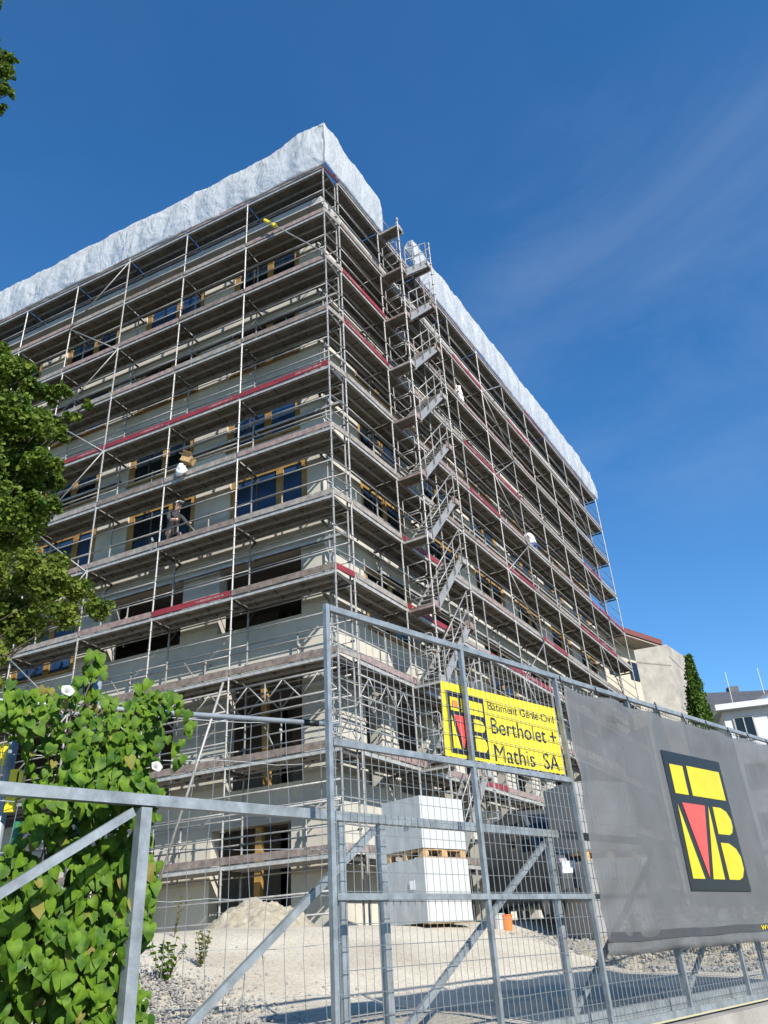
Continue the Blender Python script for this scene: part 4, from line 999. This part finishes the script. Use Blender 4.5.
# ------------------------------------------------------------------ trees
def tree(base, clumps, trunk_r, label, lm, lsize, per, seed, branches=True):
    r = empty('tree', base, label, 'tree', 'trees on the left'); rs = np.random.default_rng(seed)
    top = V((0, 0, 0))
    for c, _ in clumps: top += c
    top = top / len(clumps)
    b = MB(); p = base.copy(); fork = V((base.x, base.y, base.z + (top.z - base.z) * .45)); b.tube(p, fork, trunk_r, 10, trunk_r * .7); 
    b.tube(fork, V((base.x * .8 + top.x * .2, base.y * .8 + top.y * .2, top.z)), trunk_r * .7, 8, trunk_r * .3); b.build('trunk', M['bark'], r)
    b = MB()
    for c, rad in clumps:
        s0 = fork + UP * random.uniform(0, max(.1, (c.z - fork.z) * .5)); mid = (s0 + c) / 2 + UP * .15
        b.tube(s0, mid, trunk_r * .16, 6, trunk_r * .08); b.tube(mid, c, trunk_r * .08, 6, .005)
        for _ in range(2):
            q = c + V(rs.normal(0, .4, 3)) * rad; b.tube(c * .9 + mid * .1, q, .007, 4, .003)
    b.build('limbs', M['bark'], r)
    allv = []; allf = []; off = 0
    for c, rad in clumps:
        n_ = int(per * 2.2 * (rad / .6) ** 2)
        # sub-clumps near the surface of each clump
        ns = max(5, int(18 * rad)); sub = rs.normal(0, 1, (ns, 3)); sub /= np.linalg.norm(sub, axis=1)[:, None]; sub *= rad * rs.uniform(.35, 1.0, (ns, 1)); sub[:, 2] *= .75
        which = rs.integers(0, ns, n_); d = rs.normal(0, 1, (n_, 3)); d /= np.linalg.norm(d, axis=1)[:, None]
        P = np.array(c)[None] + sub[which] + d * (rad * .55 * rs.uniform(.15, 1, (n_, 1)) ** .6)
        nrm = d * .5 + rs.normal(0, .6, (n_, 3)) + np.array([0, 0, .55]); nrm /= np.linalg.norm(nrm, axis=1)[:, None]
        t = rs.normal(0, 1, (n_, 3)); t -= nrm * (t * nrm).sum(1)[:, None]; t /= np.linalg.norm(t, axis=1)[:, None]; s_ = np.cross(nrm, t)
        L = lsize * rs.uniform(.6, 1.35, (n_, 1)); W = L * rs.uniform(.35, .55, (n_, 1))
        a = P - t * L * .5; e = P + t * L * .5; m1 = P + s_ * W + nrm * L * .12; m2 = P - s_ * W + nrm * L * .12
        vv = np.stack([a, m1, e, m2], 1).reshape(-1, 3); allv.append(vv)
        idx = np.arange(n_) * 4 + off; allf.append(np.stack([idx, idx + 1, idx + 2], 1)); allf.append(np.stack([idx, idx + 2, idx + 3], 1)); off += n_ * 4
    vv = np.concatenate(allv) - np.array(base); ff = np.concatenate(allf)
    me = bpy.data.meshes.new('crown'); me.from_pydata(vv.tolist(), [], ff.tolist()); me.materials.append(M[lm])
    o = bpy.data.objects.new('crown', me); COL.objects.link(o); o.parent = r
    return r
def cl(lst, Y):   # clumps of one crown: image-estimated positions turned into real 3D spots at their own distances
    out = []
    for (px, py, rad, dy) in lst: out.append((at(px, py, Y + dy), rad))
    return out
c1 = cl([(6, 362, .28, 0), (24, 372, .2, .2), (60, 396, .2, 0), (14, 440, .4, .3), (30, 475, .36, .1), (14, 520, .42, .2), (50, 475, .22, .3), (8, 372, .34, 0), (34, 392, .26, .3), (20, 420, .42, -.4), (48, 418, .24, .2), (8, 470, .5, .3), (42, 455, .26, -.2), (26, 505, .38, .4), (46, 500, .2, 0), (-30, 400, .7, .5), (-45, 480, .8, -.5), (-60, 560, .8, .6), (-20, 540, .5, .9), (-70, 440, .8, -.3), (72, 416, .12, .1), (85, 405, .09, .2), (60, 436, .15, .2), (-110, 500, 1.0, 0), (-120, 400, .9, .3)], 10.0)
b1 = V((-7.6, 10.6, .2))
tree(b1, c1, .17, 'dark green broadleaf tree standing left, upper crown in front of the scaffolding', 'leaf', .075, 1500, 11)
c2 = cl([(20, 565, .3, 0), (48, 560, .24, .1), (12, 600, .38, .2), (52, 592, .3, -.1), (78, 585, .22, 0), (88, 610, .22, .1), (70, 615, .2, -.2), (28, 632, .24, .1), (104, 602, .12, 0), (-25, 590, .5, .2), (-50, 640, .6, .1), (-10, 655, .24, 0), (-90, 600, .7, -.2), (-2, 680, .1, .1)], 8.4)
tree(V((-6.3, 8.6, .1)), c2, .11, 'olive green leafy tree left, lower crown below the dark one', 'leaf2', .058, 1700, 12)
c3 = cl([(-6, 72, .22, 0), (4, 58, .13, .1), (12, 62, .09, 0), (6, 90, .12, 0), (-2, 108, .1, .1), (-40, 60, .5, .1), (-60, 130, .5, .2), (-90, 30, .7, 0), (-8, -2, .16, 0), (-40, -60, .6, .2), (-140, 90, .9, .1)], 6.4)
tree(V((-6.6, 6.4, .0)), c3, .14, 'tall tree at the far left with only branch tips in view', 'leaf', .06, 1500, 13)

# ------------------------------------------------------------------ buildings and planting up the hill, right
def far(px, py, Y): return at(px, py, Y)
# house with red roof edge
h1 = far(640, 660, 47); hd = V((.86, .5, 0)).normalized(); hn = V((-hd.y, hd.x, 0))
B = far(661, 641, 50); _r = ray(618, 627); A = _r * (B.z / _r.z)
hx = empty('house', V((A.x - 3, A.y + 2, .8)), 'cream house with red roof edge and wide eaves behind the scaffolding end', 'house')
zr = A.z
ex = (V((B.x, B.y, 0)) - V((A.x, A.y, 0))).normalized(); e0 = V((A.x, A.y, 0)) - ex * 9; e1 = V((B.x, B.y, 0)) + ex * .1; ey = V((-.28, .96, 0)).normalized()
b = MB(); b.prism([e0 + UP * (zr - .25), e1 + UP * (zr - .25), e1 + ey * 6 + UP * (zr - .2), e0 + ey * 6 + UP * (zr - .2)], UP * .36); b.build('roof', M['roofred'], hx)
b = MB(); b.prism([e0 + ey * .1 + UP * (zr - .37), e1 - ex * .1 + ey * .1 + UP * (zr - .37), e1 - ex * .1 + ey * 5.9 + UP * (zr - .37), e0 + ey * 5.9 + UP * (zr - .37)], UP * .1); b.build('eaves', M['eave'], hx)
b = MB(); b.prism([e0 + ex * .5 + ey * 1.5 + UP * .8, e1 - ex * 1.3 + ey * 1.5 + UP * .8, e1 - ex * 1.3 + ey * 8 + UP * .8, e0 + ex * .5 + ey * 8 + UP * .8], UP * (zr - 1.1)); b.build('wall', M['creamwall'], hx)
for k in range(3):
    q = e1 - ex * (2.6 + 2.3 * k) + ey * 1.46 + UP * (zr - 2.0); b = MB(); b.box(q, (1.0, .06, 1.2), (ex, ey, UP)); wo = b.build('window', M['glass'], hx)
# tall concrete wall
wl, wr = far(634, 652, 40), far(667, 648, 41); w2 = far(690, 662, 46)
cw = MB(); th = V((.35, .9, 0)) * .5
for (p, q, zt0, zt1) in ((wl, wr, wl.z + .1, wr.z + .2), (wr, w2, wr.z + .2, far(690, 660, 46).z)):
    a_ = V((p.x, p.y, .6)); c_ = V((q.x, q.y, .6)); cw.prism([a_, c_, V((q.x, q.y, zt1)), V((p.x, p.y, zt0))], th)
    n_ = 3
    for k in range(1, 4):
        zz = zt0 * .35 + (zt0) * .2 * k
        if zz < zt0 - .3: cw.bar(V((p.x, p.y, zz)) - th.normalized() * .01, V((q.x, q.y, zz)) - th.normalized() * .01, .02, .06, UP, 1)
tag(cw.build('concrete_wall', [M['concrete'], M['concrete2']], loc=V((wl.x, wl.y, .6))), 'tall weathered concrete wall between scaffolding end and the ivy column', 'wall')
# conical evergreen
cb = far(692, 720, 38); ct = far(688, 656, 38); 
tr_ = empty('conifer', V((cb.x, cb.y, .7)), 'narrow pointed green conifer in front of the concrete wall', 'tree')
b = MB(); b.tube((cb.x, cb.y, .7), (ct.x, ct.y, ct.z - .5), .14, 8, .03); b.build('trunk', M['bark'], tr_)
rs = np.random.default_rng(5); n_ = 22000; Ht = ct.z - .9; t = rs.uniform(0, 1, n_) ** 1.3; rad = (1.15 * (1 - t) ** .75 + .03) * rs.uniform(.35, 1.0, n_) ** .5; th_ = rs.uniform(0, 6.283, n_)
lump = 1 + .22 * np.sin(th_ * 4 + t * 19) + .14 * np.sin(th_ * 7 - t * 31)
P = np.stack([cb.x + (ct.x - cb.x) * t + np.cos(th_) * rad * lump, cb.y + np.sin(th_) * rad * lump, .9 + t * Ht], 1) + rs.normal(0, .05, (n_, 3))
dv = rs.normal(0, 1, (n_, 3)); dv /= np.linalg.norm(dv, axis=1)[:, None]; tv = rs.normal(0, 1, (n_, 3)); tv = np.cross(dv, tv); tv /= np.linalg.norm(tv, axis=1)[:, None]; L = rs.uniform(.05, .11, (n_, 1))
vv = np.stack([P + dv * L, P + tv * L * .6, P - dv * L, P - tv * L * .6], 1).reshape(-1, 3) - np.array(tr_.location); me = bpy.data.meshes.new('crown'); me.from_pydata(vv.tolist(), [], (np.arange(n_ * 4).reshape(-1, 4)).tolist()); me.materials.append(M['cyp'])
o = bpy.data.objects.new('crown', me); COL.objects.link(o); o.parent = tr_
# grey roofed house
ga, gb = far(700, 690, 62), far(752, 699, 58); gl = far(700, 715, 60)
gh = empty('house', V((ga.x, ga.y, .9)), 'house with dark slate roof between conifer and white building', 'house')
dx = V((gb.x - ga.x, gb.y - ga.y, 0)).normalized(); dy = V((-dx.y, dx.x, 0)); p0 = V((ga.x, ga.y, 0)) - dx * 3
b = MB(); b.prism([p0 + UP * (ga.z + .3), p0 + dx * 9.5 + UP * (gb.z - .1), p0 + dx * 9.5 - dy * 4.5 + UP * (gb.z - 1.9), p0 - dy * 4.5 + UP * (ga.z - 1.9)], UP * .2); b.build('roof', M['roofgrey'], gh)
b = MB(); b.prism([p0 + UP * .9, p0 + dx * 9 + UP * .9, p0 + dx * 9 - dy * 3.6 + UP * .9, p0 - dy * 3.6 + UP * .9], UP * (gb.z - 2.6)); b.build('wall', M['creamwall'], gh)
b = MB(); q = far(733, 692, 60); b.box(q, (.7, .7, .7)); b.build('chimney', M['roofgrey'], gh)
# white building at right edge
wa, wb = far(722, 712, 50), far(790, 700, 49)
wh = empty('house', V((wa.x, wa.y, .9)), 'white building with flat white roof edge at the right of the photo', 'house')
dx = V((wb.x - wa.x, wb.y - wa.y, 0)).normalized(); dy = V((-dx.y, dx.x, 0)); dy = dy if dy.y > 0 else -dy; p0 = V((wa.x, wa.y, 0)); Lw = 9; zt = wa.z
b = MB(); b.prism([p0 + UP * .9, p0 + dx * Lw + UP * .9, p0 + dx * Lw + dy * 7 + UP * .9, p0 + dy * 7 + UP * .9], UP * (zt - .9)); b.build('wall', M['whitewall'], wh)
b = MB(); b.prism([p0 - dy * .6 - dx * .4 + UP * zt, p0 + dx * Lw - dy * .6 + UP * zt, p0 + dx * Lw + dy * 7 + UP * zt, p0 + dy * 7 - dx * .4 + UP * zt], UP * .35); b.build('roof', M['whitewall'], wh)
for k in range(4):
    for fl in range(3):
        q = p0 + dx * (1.1 + 2.1 * k) - dy * .03 + UP * (zt - 1.15 - 2.8 * fl)
        f = MB()
        for (cx_, cz_, sx_, sz_) in ((-.56, 0, .08, 1.4), (.56, 0, .08, 1.4), (0, .68, 1.04, .08), (0, -.68, 1.04, .08), (0, 0, .06, 1.28)): f.box(q + dx * cx_ + UP * cz_, (sx_, .12, sz_), (dx, dy, UP))
        fo = f.build('window', M['slab'], wh)
        b = MB(); b.box(q + dy * .01, (1.04, .05, 1.28), (dx, dy, UP)); oo = origin_of(fo); b.v = [(x - oo.x, y - oo.y, z - oo.z) for x, y, z in b.v]
        po = bpy.data.objects.new('pane', b.mesh('pane', M['glass'])); COL.objects.link(po); po.parent = fo
for (px0, py0, px1, py1, lb) in ((729, 690, 725, 672, 'thin white antenna mast above the slate roof'), (763, 690, 757, 668, 'thin white antenna mast above the white building')):
    q0, q1 = far(px0, py0, 56), far(px1, py1, 56); b = MB(); b.tube((q0.x, q0.y, q0.z - 1.5), q1, .024, 6); tag(b.build('antenna', M['whitewall'], loc=(q0.x, q0.y, q0.z - 1.5)), lb, 'antenna')
